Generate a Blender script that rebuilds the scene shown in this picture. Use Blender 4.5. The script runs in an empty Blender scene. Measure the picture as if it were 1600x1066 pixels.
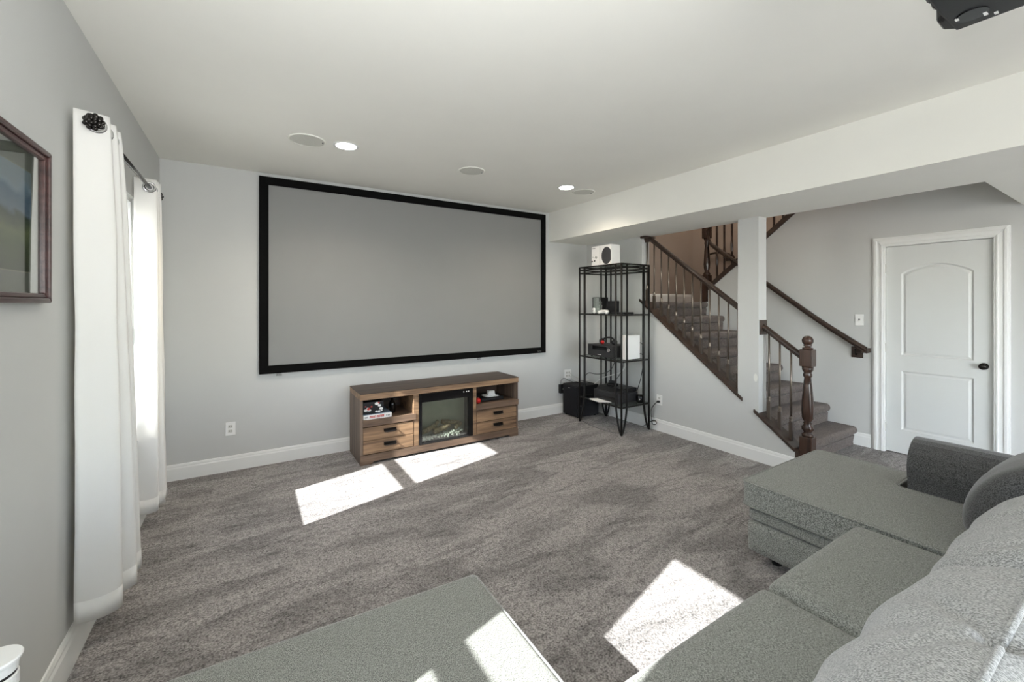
import bpy, bmesh, math, random
from mathutils import Vector, Matrix, noise as mnoise
random.seed(7)
sc = bpy.context.scene
COL = sc.collection
PI = math.pi

# ------------------------------------------------------------------ camera
TH = math.atan(412 / 659.0)
SN, CS = math.sin(TH), math.cos(TH)
cd = bpy.data.cameras.new('camera')
cam = bpy.data.objects.new('camera', cd)
COL.objects.link(cam)
cd.sensor_fit = 'HORIZONTAL'; cd.sensor_width = 36.0
cd.lens = 36.0 * 659.0 / 1600.0
cd.shift_x = 0.0
cd.shift_y = -(533.0 - 474.0) / 1600.0
cd.clip_start = 0.02
cam.location = (0, 0, 1.5)
cam.rotation_euler = (PI / 2, 0, -TH)
sc.camera = cam

# ------------------------------------------------------------------ world, sun, exposure
SUNDIR = Vector((1.0, 0.265, -0.742)).normalized()
w = bpy.data.worlds.new('sky'); sc.world = w; w.use_nodes = True
nt = w.node_tree; nt.nodes.clear()
out = nt.nodes.new('ShaderNodeOutputWorld'); bg = nt.nodes.new('ShaderNodeBackground')
sky = nt.nodes.new('ShaderNodeTexSky'); sky.sky_type = 'NISHITA'; sky.sun_disc = False
sky.sun_elevation = math.asin(-SUNDIR.z); sky.sun_rotation = math.atan2(-SUNDIR.x, -SUNDIR.y)
sky.dust_density = 0.3; sky.air_density = 0.8
hs = nt.nodes.new('ShaderNodeHueSaturation'); hs.inputs['Saturation'].default_value = 0.45
nt.links.new(sky.outputs[0], hs.inputs['Color']); nt.links.new(hs.outputs[0], bg.inputs['Color'])
nt.links.new(bg.outputs[0], out.inputs['Surface'])
bg.inputs['Strength'].default_value = 0.85

sl = bpy.data.lights.new('sun', 'SUN'); so = bpy.data.objects.new('sun', sl); COL.objects.link(so)
sl.energy = 18.5; sl.angle = math.radians(0.53); sl.color = (1.0, 0.985, 0.96)
so.location = (-6, -1, 6); so.rotation_euler = SUNDIR.to_track_quat('-Z', 'Y').to_euler()

vs = sc.view_settings
sc.display_settings.display_device = 'sRGB'
vs.view_transform = 'Standard'; vs.look = 'None'; vs.gamma = 1.0; vs.use_curve_mapping = False
vs.exposure = 1.42
sc.cycles.max_bounces = 10; sc.cycles.diffuse_bounces = 6; sc.cycles.transparent_max_bounces = 12

# the photographer's flash, held over the camera and bounced off the ceiling
fl = bpy.data.lights.new('bounce_flash', 'SPOT'); fo = bpy.data.objects.new('bounce_flash', fl); COL.objects.link(fo)
fl.energy = 56.0; fl.color = (0.96, 0.98, 1.0); fl.spot_size = math.radians(150); fl.spot_blend = 1.0; fl.shadow_soft_size = 0.07
fo.location = (-0.05, 0.05, 1.75); fo.rotation_euler = Vector((0.35, 0.75, 1.0)).to_track_quat('-Z', 'Y').to_euler()

CAN_W = 5.0          # watts of one recessed ceiling lamp
UP_W = 26.0           # lamp over the upstairs landing

# ------------------------------------------------------------------ helpers
def lin(c):
    f = lambda v: (v / 255 / 12.92) if v / 255 <= 0.04045 else ((v / 255 + 0.055) / 1.055) ** 2.4
    return (f(c[0]), f(c[1]), f(c[2]), 1.0)

def newmat(name):
    m = bpy.data.materials.new(name); m.use_nodes = True
    return m, m.node_tree, m.node_tree.nodes['Principled BSDF']

def mat(name, rgb, rough=0.5, metal=0.0, var=0.06, scale=30.0, bump=0.0, bscale=200.0, spec=0.5, coat=0.0, stretch=(1, 1, 1)):
    """plain paint, plastic or metal: a little noise in the colour and the relief"""
    m, nt, b = newmat(name)
    L = nt.links.new
    tc = nt.nodes.new('ShaderNodeTexCoord'); mp = nt.nodes.new('ShaderNodeMapping')
    mp.inputs['Scale'].default_value = stretch
    L(tc.outputs['Object'], mp.inputs['Vector'])
    n = nt.nodes.new('ShaderNodeTexNoise'); n.inputs['Scale'].default_value = scale; n.inputs['Detail'].default_value = 4
    L(mp.outputs[0], n.inputs['Vector'])
    r = nt.nodes.new('ShaderNodeValToRGB')
    c = lin(rgb)
    r.color_ramp.elements[0].position = 0.3; r.color_ramp.elements[1].position = 0.7
    r.color_ramp.elements[0].color = tuple(v * (1 - var) for v in c[:3]) + (1,)
    r.color_ramp.elements[1].color = tuple(min(1, v * (1 + var)) for v in c[:3]) + (1,)
    L(n.outputs['Fac'], r.inputs['Fac']); L(r.outputs[0], b.inputs['Base Color'])
    b.inputs['Roughness'].default_value = rough; b.inputs['Metallic'].default_value = metal
    b.inputs['Specular IOR Level'].default_value = spec; b.inputs['Coat Weight'].default_value = coat
    if bump:
        n2 = nt.nodes.new('ShaderNodeTexNoise'); n2.inputs['Scale'].default_value = bscale; n2.inputs['Detail'].default_value = 3
        L(mp.outputs[0], n2.inputs['Vector'])
        bp = nt.nodes.new('ShaderNodeBump'); bp.inputs['Strength'].default_value = bump; bp.inputs['Distance'].default_value = 0.002
        L(n2.outputs['Fac'], bp.inputs['Height']); L(bp.outputs[0], b.inputs['Normal'])
    return m

def emit(name, rgb, strength):
    m, nt, b = newmat(name)
    b.inputs['Base Color'].default_value = lin(rgb)
    b.inputs['Emission Color'].default_value = lin(rgb); b.inputs['Emission Strength'].default_value = strength
    return m

def glass(name, tint=(1, 1, 1), refl=0.08, rough=0.02):
    m, nt, b = newmat(name)
    nt.nodes.remove(b); L = nt.links.new
    o = nt.nodes['Material Output']
    t = nt.nodes.new('ShaderNodeBsdfTransparent'); t.inputs[0].default_value = tint + (1,)
    g = nt.nodes.new('ShaderNodeBsdfGlossy'); g.inputs['Roughness'].default_value = rough
    lw = nt.nodes.new('ShaderNodeLayerWeight'); lw.inputs['Blend'].default_value = 0.35
    mr = nt.nodes.new('ShaderNodeMath'); mr.operation = 'MULTIPLY_ADD'
    mr.inputs[1].default_value = 0.55; mr.inputs[2].default_value = refl
    mx = nt.nodes.new('ShaderNodeMixShader')
    L(lw.outputs['Facing'], mr.inputs[0]); L(mr.outputs[0], mx.inputs[0]); L(t.outputs[0], mx.inputs[1]); L(g.outputs[0], mx.inputs[2])
    L(mx.outputs[0], o.inputs['Surface'])
    return m

def wood(name, dark, light, axis='X', rough=0.5, scale=1.0, grain=14.0):
    m, nt, b = newmat(name); L = nt.links.new
    tc = nt.nodes.new('ShaderNodeTexCoord'); mp = nt.nodes.new('ShaderNodeMapping')
    s = {'X': (0.9, grain, grain), 'Y': (grain, 0.9, grain), 'Z': (grain, grain, 0.9)}[axis]
    mp.inputs['Scale'].default_value = tuple(v * scale for v in s)
    L(tc.outputs['Object'], mp.inputs['Vector'])
    n = nt.nodes.new('ShaderNodeTexNoise'); n.inputs['Scale'].default_value = 1.6; n.inputs['Detail'].default_value = 8
    n.inputs['Distortion'].default_value = 0.6
    L(mp.outputs[0], n.inputs['Vector'])
    n3 = nt.nodes.new('ShaderNodeTexNoise'); n3.inputs['Scale'].default_value = 7.0; n3.inputs['Detail'].default_value = 4
    L(mp.outputs[0], n3.inputs['Vector'])
    ad = nt.nodes.new('ShaderNodeMath'); ad.operation = 'MULTIPLY_ADD'; ad.inputs[1].default_value = 0.35
    L(n3.outputs['Fac'], ad.inputs[0]); L(n.outputs['Fac'], ad.inputs[2])
    r = nt.nodes.new('ShaderNodeValToRGB')
    r.color_ramp.elements[0].position = 0.45; r.color_ramp.elements[1].position = 0.90
    r.color_ramp.elements[0].color = lin(dark); r.color_ramp.elements[1].color = lin(light)
    L(ad.outputs[0], r.inputs['Fac']); L(r.outputs[0], b.inputs['Base Color'])
    b.inputs['Roughness'].default_value = rough
    bp = nt.nodes.new('ShaderNodeBump'); bp.inputs['Strength'].default_value = 0.15; bp.inputs['Distance'].default_value = 0.002
    L(ad.outputs[0], bp.inputs['Height']); L(bp.outputs[0], b.inputs['Normal'])
    return m

def carpet(name, lo, hi, track=0.22):
    m, nt, b = newmat(name); L = nt.links.new
    tc = nt.nodes.new('ShaderNodeTexCoord')
    def nz(scale, detail, sx=(1, 1, 1), rz=0.0, dist=0.0):
        mp = nt.nodes.new('ShaderNodeMapping'); mp.inputs['Scale'].default_value = sx; mp.inputs['Rotation'].default_value = (0, 0, rz)
        L(tc.outputs['Object'], mp.inputs['Vector'])
        n = nt.nodes.new('ShaderNodeTexNoise'); n.inputs['Scale'].default_value = scale; n.inputs['Detail'].default_value = detail
        n.inputs['Distortion'].default_value = dist
        L(mp.outputs[0], n.inputs['Vector']); return n.outputs['Fac']
    fine = nz(115, 3); mid = nz(34, 4); big = nz(1.1, 3, (1, 3.0, 1), math.radians(-6), 1.0)
    r = nt.nodes.new('ShaderNodeValToRGB'); r.color_ramp.elements[0].position = 0.34; r.color_ramp.elements[1].position = 0.66
    r.color_ramp.elements[0].color = lin(lo); r.color_ramp.elements[1].color = lin(hi)
    mix = nt.nodes.new('ShaderNodeMath'); mix.operation = 'MULTIPLY_ADD'; mix.inputs[1].default_value = 0.3
    L(mid, mix.inputs[0])
    sub = nt.nodes.new('ShaderNodeMath'); sub.operation = 'MULTIPLY'; sub.inputs[1].default_value = 0.7
    L(fine, sub.inputs[0]); L(sub.outputs[0], mix.inputs[2]); L(mix.outputs[0], r.inputs['Fac'])
    # brushed pile: tracks left by a vacuum cleaner
    r2 = nt.nodes.new('ShaderNodeValToRGB'); r2.color_ramp.elements[0].position = 0.40; r2.color_ramp.elements[1].position = 0.56
    r2.color_ramp.elements[0].color = (1 - track,) * 3 + (1,); r2.color_ramp.elements[1].color = (1.0,) * 3 + (1,)
    L(big, r2.inputs['Fac'])
    streak = nz(2.6, 5, (1, 4.5, 1), math.radians(4), 1.8)
    r3 = nt.nodes.new('ShaderNodeValToRGB'); r3.color_ramp.elements[0].position = 0.36; r3.color_ramp.elements[1].position = 0.43
    r3.color_ramp.elements[0].color = (1 - track * 0.8,) * 3 + (1,); r3.color_ramp.elements[1].color = (1.0,) * 3 + (1,)
    L(streak, r3.inputs['Fac'])
    mm = nt.nodes.new('ShaderNodeMix'); mm.data_type = 'RGBA'; mm.blend_type = 'MULTIPLY'; mm.inputs[0].default_value = 1.0
    m3 = nt.nodes.new('ShaderNodeMix'); m3.data_type = 'RGBA'; m3.blend_type = 'MULTIPLY'; m3.inputs[0].default_value = 1.0
    L(r.outputs[0], mm.inputs[6]); L(r2.outputs[0], mm.inputs[7]); L(mm.outputs[2], m3.inputs[6]); L(r3.outputs[0], m3.inputs[7]); L(m3.outputs[2], b.inputs['Base Color'])
    b.inputs['Roughness'].default_value = 1.0; b.inputs['Specular IOR Level'].default_value = 0.1
    b.inputs['Sheen Weight'].default_value = 0.15; b.inputs['Sheen Roughness'].default_value = 0.6
    bp = nt.nodes.new('ShaderNodeBump'); bp.inputs['Strength'].default_value = 0.9; bp.inputs['Distance'].default_value = 0.012
    L(mix.outputs[0], bp.inputs['Height']); L(bp.outputs[0], b.inputs['Normal'])
    return m

def fabric(name, lo, hi, scale=1.0, sheen=0.25, bump=0.28):
    m, nt, b = newmat(name); L = nt.links.new
    tc = nt.nodes.new('ShaderNodeTexCoord')
    def nz(sc_, st, det=3):
        mp = nt.nodes.new('ShaderNodeMapping'); mp.inputs['Scale'].default_value = st
        L(tc.outputs['Object'], mp.inputs['Vector'])
        n = nt.nodes.new('ShaderNodeTexNoise'); n.inputs['Scale'].default_value = sc_ * scale; n.inputs['Detail'].default_value = det
        L(mp.outputs[0], n.inputs['Vector']); return n.outputs['Fac']
    a = nz(150, (3.0, 1.2, 1.2)); c = nz(70, (3.4, 3.4, 3.4))
    mx = nt.nodes.new('ShaderNodeMath'); mx.operation = 'MULTIPLY_ADD'; L(a, mx.inputs[0]); mx.inputs[1].default_value = 3.0; L(c, mx.inputs[2])
    hf = nt.nodes.new('ShaderNodeMath'); hf.operation = 'MULTIPLY'; hf.inputs[1].default_value = 0.25; L(mx.outputs[0], hf.inputs[0])
    r = nt.nodes.new('ShaderNodeValToRGB'); r.color_ramp.elements[0].position = 0.41; r.color_ramp.elements[1].position = 0.59
    r.color_ramp.elements[0].color = lin(lo); r.color_ramp.elements[1].color = lin(hi)
    L(hf.outputs[0], r.inputs['Fac']); L(r.outputs[0], b.inputs['Base Color'])
    b.inputs['Roughness'].default_value = 0.92; b.inputs['Specular IOR Level'].default_value = 0.2
    b.inputs['Sheen Weight'].default_value = sheen; b.inputs['Sheen Roughness'].default_value = 0.5
    bp = nt.nodes.new('ShaderNodeBump'); bp.inputs['Strength'].default_value = bump; bp.inputs['Distance'].default_value = 0.003
    L(hf.outputs[0], bp.inputs['Height']); L(bp.outputs[0], b.inputs['Normal'])
    return m

def cloth(name, rgb, trans=0.35):
    m, nt, b = newmat(name); L = nt.links.new
    o = nt.nodes['Material Output']
    tc = nt.nodes.new('ShaderNodeTexCoord'); n = nt.nodes.new('ShaderNodeTexNoise'); n.inputs['Scale'].default_value = 350
    L(tc.outputs['Object'], n.inputs['Vector'])
    bp = nt.nodes.new('ShaderNodeBump'); bp.inputs['Strength'].default_value = 0.15; bp.inputs['Distance'].default_value = 0.002
    L(n.outputs['Fac'], bp.inputs['Height'])
    b.inputs['Base Color'].default_value = lin(rgb); b.inputs['Roughness'].default_value = 0.9; b.inputs['Specular IOR Level'].default_value = 0.15
    L(bp.outputs[0], b.inputs['Normal'])
    t = nt.nodes.new('ShaderNodeBsdfTranslucent'); t.inputs[0].default_value = lin((255, 243, 214))
    mx = nt.nodes.new('ShaderNodeMixShader'); mx.inputs[0].default_value = trans
    L(b.outputs[0], mx.inputs[1]); L(t.outputs[0], mx.inputs[2]); L(mx.outputs[0], o.inputs['Surface'])
    return m

# ---- bmesh shapes (all in world metres)
def BM(): return bmesh.new()
def box(bm, x0, x1, y0, y1, z0, z1):
    v = [bm.verts.new(p) for p in [(x0, y0, z0), (x1, y0, z0), (x1, y1, z0), (x0, y1, z0), (x0, y0, z1), (x1, y0, z1), (x1, y1, z1), (x0, y1, z1)]]
    for f in [(3, 2, 1, 0), (4, 5, 6, 7), (0, 1, 5, 4), (1, 2, 6, 5), (2, 3, 7, 6), (3, 0, 4, 7)]:
        bm.faces.new([v[i] for i in f])
    return bm
def prism(bm, pts, axis, a, b):
    """polygon pts extruded along an axis from a to b; pts are (y,z) for X, (x,z) for Y, (x,y) for Z"""
    mk = {'X': lambda p, t: (t, p[0], p[1]), 'Y': lambda p, t: (p[0], t, p[1]), 'Z': lambda p, t: (p[0], p[1], t)}[axis]
    A = [bm.verts.new(mk(p, a)) for p in pts]; B = [bm.verts.new(mk(p, b)) for p in pts]
    n = len(pts)
    bm.faces.new(A); bm.faces.new(B[::-1])
    for i in range(n): bm.faces.new([A[i], B[i], B[(i + 1) % n], A[(i + 1) % n]])
    return bm
def tube(bm, pts, r, n=8, cap=True):
    pts = [Vector(p) for p in pts]; rs = r if isinstance(r, (list, tuple)) else [r] * len(pts)
    rings = []; prev = None
    for i, p in enumerate(pts):
        d = (pts[min(i + 1, len(pts) - 1)] - pts[max(i - 1, 0)])
        d = d.normalized() if d.length > 1e-9 else Vector((0, 0, 1))
        if prev is None:
            u = d.cross(Vector((0, 0, 1)) if abs(d.z) < 0.9 else Vector((1, 0, 0))).normalized()
        else:
            u = (prev - d * prev.dot(d)).normalized()
        prev = u; vv = d.cross(u)
        rings.append([bm.verts.new(p + (u * math.cos(2 * PI * k / n) + vv * math.sin(2 * PI * k / n)) * rs[i]) for k in range(n)])
    for a, b in zip(rings, rings[1:]):
        for k in range(n): bm.faces.new([a[k], a[(k + 1) % n], b[(k + 1) % n], b[k]])
    if cap: bm.faces.new(rings[0][::-1]); bm.faces.new(rings[-1])
    return bm
def lathe(bm, prof, loc, axis='Z', n=24):
    """profile of (radius, height) turned about an axis through loc"""
    loc = Vector(loc); rings = []
    def P(r, h, a):
        c, s_ = r * math.cos(a), r * math.sin(a)
        return loc + Vector({'Z': (c, s_, h), 'X': (h, c, s_), 'Y': (s_, h, c)}[axis])
    for r, h in prof:
        rings.append([bm.verts.new(P(max(r, 1e-5), h, 2 * PI * k / n)) for k in range(n)])
    for a, b in zip(rings, rings[1:]):
        for k in range(n): bm.faces.new([a[k], a[(k + 1) % n], b[(k + 1) % n], b[k]])
    if prof[0] != prof[-1]:
        bm.faces.new(rings[0][::-1]); bm.faces.new(rings[-1])
    return bm
def ball(bm, c, r, n=12, sc_=(1, 1, 1)):
    m = Matrix.Translation(Vector(c)) @ Matrix.Diagonal((r * sc_[0], r * sc_[1], r * sc_[2], 1))
    bmesh.ops.create_uvsphere(bm, u_segments=n, v_segments=max(6, n // 2), radius=1, matrix=m); return bm
def smooth_pts(pts, k=6):
    """Catmull-Rom through pts"""
    P = [Vector(p) for p in pts]; P = [P[0] * 2 - P[1]] + P + [P[-1] * 2 - P[-2]]; o = []
    for i in range(1, len(P) - 2):
        for j in range(k):
            t = j / k; a, b, c, d = P[i - 1], P[i], P[i + 1], P[i + 2]
            o.append(0.5 * ((2 * b) + (c - a) * t + (2 * a - 5 * b + 4 * c - d) * t * t + (3 * b - a - 3 * c + d) * t ** 3))
    o.append(P[-2]); return o
def pillow(x0, x1, y0, y1, z0, z1, r, puff=(0, 0, 0), res=0.03, rough=0.0, seed=0):
    """soft box: edges rounded by r, each pair of faces swollen by puff"""
    bm = BM(); c = Vector(((x0 + x1) / 2, (y0 + y1) / 2, (z0 + z1) / 2)); h = Vector(((x1 - x0) / 2, (y1 - y0) / 2, (z1 - z0) / 2))
    N = [max(4, int(2 * h[i] / res)) for i in range(3)]
    vm = {}
    def vert(ix):
        if ix in vm: return vm[ix]
        q = Vector([-1 + 2 * ix[i] / N[i] for i in range(3)])
        # denser near the edges
        q = Vector([math.copysign(1 - (1 - abs(t)) ** 1.0, t) for t in q])
        p = Vector([q[i] * h[i] for i in range(3)])
        rr = [min(r, h[i] * 0.98) for i in range(3)]
        inn = Vector([max(-h[i] + rr[i], min(h[i] - rr[i], p[i])) for i in range(3)])
        d = p - inn
        if d.length > 1e-9:
            e = Vector([d[i] / rr[i] for i in range(3)]); e.normalize()
            p = inn + Vector([e[i] * rr[i] for i in range(3)])
        for i in range(3):
            if puff[i]:
                j, k = (i + 1) % 3, (i + 2) % 3
                p[i] += puff[i] * (p[i] / h[i]) * max(0, 1 - (p[j] / h[j]) ** 2) * max(0, 1 - (p[k] / h[k]) ** 2)
        w_ = c + p
        if rough:
            nn = mnoise.noise(Vector((w_.x * 5 + seed, w_.y * 5, w_.z * 9))) + 0.5 * mnoise.noise(Vector((w_.x * 11 + seed, w_.y * 9, w_.z * 17)))
            w_ = w_ + (p.normalized()) * nn * rough
        v = bm.verts.new(w_); vm[ix] = v; return v
    for ax in range(3):
        a, b = (ax + 1) % 3, (ax + 2) % 3
        for side in (0, N[ax]):
            for i in range(N[a]):
                for j in range(N[b]):
                    f = []
                    for (di, dj) in ((0, 0), (1, 0), (1, 1), (0, 1)):
                        ix = [0, 0, 0]; ix[ax] = side; ix[a] = i + di; ix[b] = j + dj; f.append(vert(tuple(ix)))
                    bm.faces.new(f if side else f[::-1])
    return bm

def origin_of(p):
    o = Vector((0, 0, 0))
    while p is not None: o += Vector(p.location); p = p.parent
    return o
def obj(name, bm, m, parent=None, bevel=0.0, smooth=False, seg=2, solid=0.0):
    bmesh.ops.recalc_face_normals(bm, faces=bm.faces)
    if parent is not None:
        org = origin_of(parent)
    else:
        xs = [v.co for v in bm.verts]
        org = Vector(((min(v.x for v in xs) + max(v.x for v in xs)) / 2, (min(v.y for v in xs) + max(v.y for v in xs)) / 2, min(v.z for v in xs)))
    for v in bm.verts: v.co -= org
    me = bpy.data.meshes.new(name); bm.to_mesh(me); bm.free()
    if smooth:
        for p in me.polygons: p.use_smooth = True
    me.materials.append(m)
    o = bpy.data.objects.new(name, me); COL.objects.link(o)
    if parent is not None: o.parent = parent
    else: o.location = org
    if solid:
        s = o.modifiers.new('solid', 'SOLIDIFY'); s.thickness = solid; s.offset = 0
    if bevel:
        b = o.modifiers.new('bevel', 'BEVEL'); b.width = bevel; b.segments = seg; b.limit_method = 'ANGLE'; b.angle_limit = math.radians(40)
    return o
def thing(name, label, cat, loc, group=None):
    o = bpy.data.objects.new(name, None); COL.objects.link(o); o.location = loc
    o.empty_display_size = 0.05
    o['label'] = label; o['category'] = cat
    if group: o['group'] = group
    return o
def tag(o, label, cat, group=None):
    o['label'] = label; o['category'] = cat
    if group: o['group'] = group
    return o
def struct(name, bm, m, parent=None, **k):
    o = obj(name, bm, m, parent, **k)
    if parent is None: o['kind'] = 'structure'
    return o
def dup(root, loc, label, rotz=None):
    r = root.copy(); COL.objects.link(r); r.location = loc; r['label'] = label
    if rotz is not None: r.rotation_euler = (0, 0, rotz)
    for ch in list(root.children):
        c = ch.copy(); COL.objects.link(c); c.parent = r
        for g in ch.children:
            d = g.copy(); COL.objects.link(d); d.parent = c
    return r

# ------------------------------------------------------------------ materials
M = {}
M['wall'] = mat('wall_paint', (199, 200, 198), 0.85, var=0.012, scale=3, bump=0.06, bscale=260, spec=0.2)
M['wall_patched'] = M['wall'].copy(); M['wall_patched'].name = 'wall_paint_touched_up'
_n = M['wall_patched'].node_tree; _b = _n.nodes['Principled BSDF']; _src = _b.inputs['Base Color'].links[0].from_socket
_g = _n.nodes.new('ShaderNodeNewGeometry'); _m = _n.nodes.new('ShaderNodeMapping'); _m.inputs['Location'].default_value = (0, -2.178 / 0.022, -0.79 / 0.045); _m.inputs['Scale'].default_value = (0, 1 / 0.022, 1 / 0.045)
_l = _n.nodes.new('ShaderNodeVectorMath'); _l.operation = 'LENGTH'; _r = _n.nodes.new('ShaderNodeMapRange'); _r.inputs[1].default_value = 1.0; _r.inputs[2].default_value = 0.7
_x = _n.nodes.new('ShaderNodeMix'); _x.data_type = 'RGBA'; _x.inputs[7].default_value = lin((222, 222, 216))
_n.links.new(_g.outputs['Position'], _m.inputs['Vector']); _n.links.new(_m.outputs[0], _l.inputs[0]); _n.links.new(_l.outputs['Value'], _r.inputs[0])
_n.links.new(_r.outputs[0], _x.inputs[0]); _n.links.new(_src, _x.inputs[6]); _n.links.new(_x.outputs[2], _b.inputs['Base Color'])
M['ceil'] = mat('ceiling_paint', (238, 237, 230), 0.9, var=0.01, scale=3, bump=0.08, bscale=220, spec=0.15)
M['lamplit'] = mat('lamplit_wall_paint', (164, 151, 140), 0.85, var=0.012, scale=3, bump=0.05, bscale=260, spec=0.2)  # room wall paint with the warm lamp light put into its colour
M['trim'] = mat('white_trim', (230, 231, 229), 0.45, var=0.01, scale=5)
M['door'] = mat('door_paint', (210, 212, 210), 0.5, var=0.01, scale=5)
M['carpet'] = carpet('grey_carpet', (92, 88, 87), (196, 191, 189), 0.35)
M['stair_carpet'] = carpet('stair_carpet', (74, 66, 62), (124, 114, 108), 0.12)
M['sofa'] = fabric('grey_upholstery', (92, 94, 90), (164, 166, 160), 1.25)
M['sofa_light'] = fabric('pale_grey_upholstery', (122, 123, 122), (192, 193, 192), 1.15)
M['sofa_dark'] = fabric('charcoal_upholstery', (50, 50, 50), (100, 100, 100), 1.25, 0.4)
M['curtain'] = cloth('curtain_cloth', (238, 238, 236), 0.15)
M['black'] = mat('black_metal', (26, 25, 23), 0.45, 0.3, scale=60)
M['frame_black'] = mat('screen_velvet', (14, 14, 14), 0.9, spec=0.1)
M['screen'] = mat('screen_cloth', (134, 134, 133), 0.55, var=0.01, scale=4, spec=0.35)
M['plastic'] = mat('black_plastic', (18, 19, 22), 0.4, scale=80)
M['plastic2'] = mat('dark_plastic', (40, 40, 42), 0.5, scale=80)
M['plastic3'] = mat('glossy_black', (12, 12, 14), 0.12, scale=80)
M['speaker_cloth'] = mat('speaker_vinyl', (20, 21, 26), 0.75, var=0.15, scale=200, bump=0.4)
M['white'] = mat('white_plastic', (236, 236, 234), 0.4, var=0.01)
M['offwhite'] = mat('light_grey_plastic', (206, 206, 200), 0.5, var=0.01)
M['grey'] = mat('grey_print', (120, 120, 122), 0.6)
M['paper'] = mat('paper', (238, 238, 236), 0.8, var=0.02)
M['chrome'] = mat('chrome', (200, 200, 200), 0.15, 1.0, var=0.02)
M['bronze'] = mat('dark_bronze', (62, 60, 58), 0.22, 0.9, var=0.2, scale=80)
M['iron'] = mat('baluster_metal', (122, 112, 102), 0.3, 0.8, var=0.08)
M['ironfoot'] = mat('baluster_foot', (84, 74, 66), 0.4, 0.4, var=0.08)
M['knob'] = mat('door_knob_bronze', (38, 35, 33), 0.3, 0.7)
M['rwood'] = wood('dark_stair_wood', (36, 27, 22), (70, 54, 45), 'Y', 0.28)
M['rwoodz'] = wood('dark_turned_wood', (38, 27, 22), (80, 58, 48), 'Z', 0.22)
M['twood'] = wood('rustic_wood', (74, 59, 48), (128, 105, 86), 'X', 0.55)
M['twoodl'] = wood('rustic_wood_drawers', (92, 70, 52), (168, 136, 104), 'X', 0.5)
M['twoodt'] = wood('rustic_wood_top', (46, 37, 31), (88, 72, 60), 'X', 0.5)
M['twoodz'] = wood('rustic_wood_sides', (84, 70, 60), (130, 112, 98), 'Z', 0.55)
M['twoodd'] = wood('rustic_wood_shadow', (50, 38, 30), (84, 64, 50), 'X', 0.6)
M['pframe'] = wood('mahogany_frame', (46, 28, 27), (86, 58, 56), 'Y', 0.3)
M['glass'] = glass('window_glass', (0.74, 0.75, 0.75))
M['pglass'] = glass('picture_glass', (0.93, 0.95, 0.95), 0.10)
M['sglass'] = glass('shelf_glass', (0.90, 0.95, 0.93), 0.10)
M['fglass'] = glass('fireplace_glass', (0.90, 0.92, 0.88), 0.06, 0.10)
M['red'] = mat('red_print', (196, 62, 52), 0.5)
M['redg'] = mat('red_gloss', (190, 36, 36), 0.15)
M['pink'] = mat('salmon_print', (220, 130, 118), 0.6)
M['log'] = mat('ceramic_log', (150, 136, 112), 0.9, var=0.5, scale=45, bump=0.8, bscale=60)
M['crystal'] = mat('crystal', (226, 232, 228), 0.1, var=0.05)
M['lens'] = emit('lamp_lens', (255, 252, 244), 14.0)
M['outside_ground'] = mat('neutral_ground', (150, 148, 142), 0.9, var=0.1, scale=12)  # invented pale ground outside, grey so its bounce light stays neutral
M['herb'] = mat('dried_herbs', (150, 152, 110), 0.7, var=0.35, scale=120)
M['table'] = wood('side_table_wood', (70, 52, 42), (120, 92, 72), 'X', 0.4)

# ------------------------------------------------------------------ room shell
XL, YB, XR, ZC, ZS = -0.627, 4.54, 4.10, 2.71, 2.325
YR = -3.4                                     # rear wall, behind the camera
XK = 4.237                                    # far face of the stair-side wall
XD = 5.48                                     # wall with the door

struct('floor', box(BM(), XL - 0.16, 6.90, YR - 0.15, YB + 0.31, -0.12, 0.0), M['carpet'])
c = BM(); box(c, XL - 0.16, XK, YR - 0.15, YB + 0.16, ZC, ZC + 0.14); box(c, XK, XD, YR - 0.15, 1.65, ZC, ZC + 0.14)
struct('ceiling', c, M['ceil'])
# dropped soffit along the stairs, turning across the hall beside the camera
c = BM(); prism(c, [(3.425, YB), (XK, YB), (XK, 0.725), (XD, 0.725), (XD, YR), (3.425, YR)], 'Z', ZS, ZC + 0.002)
struct('ceiling_beam', c, M['ceil'])

def wall_y(x0, x1, ya, yb, za, zb, holes):
    """a wall running along y with rectangular holes (y0,y1,z0,z1) in order of y"""
    bm = BM(); y = ya
    for (h0, h1, k0, k1) in holes:
        box(bm, x0, x1, y, h0, za, zb)
        if k0 > za: box(bm, x0, x1, h0, h1, za, k0)
        box(bm, x0, x1, h0, h1, k1, zb); y = h1
    box(bm, x0, x1, y, yb, za, zb); return bm
W1 = (2.89, 3.60); W2 = (0.352, 0.84); WZ = (0.735, 2.12)
W3_FILL = (-2.4, -1.7)                              # window added behind the camera to bring in more daylight
holes = [(W3_FILL[0] - 0.05, W3_FILL[1] + 0.05, 0.62, 2.18), (W2[0] - 0.05, W2[1] + 0.05, 0.62, 2.18), (W1[0] - 0.05, W1[1] + 0.05, 0.62, 2.18)]
struct('wall_left', wall_y(XL - 0.16, XL, YR - 0.15, YB + 0.16, 0, ZC, holes), M['wall'])
struct('wall_back', box(BM(), XL, XK, YB, YB + 0.16, 0, ZC), M['wall'])
# rear wall; its wide opening behind the camera is added to let daylight in
c = BM(); box(c, XL, -0.2, YR - 0.15, YR, 0, ZC); box(c, 3.6, XD, YR - 0.15, YR, 0, ZC); box(c, -0.2, 3.6, YR - 0.15, YR, 2.25, ZC)
struct('wall_rear', c, M['wall'])
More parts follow.
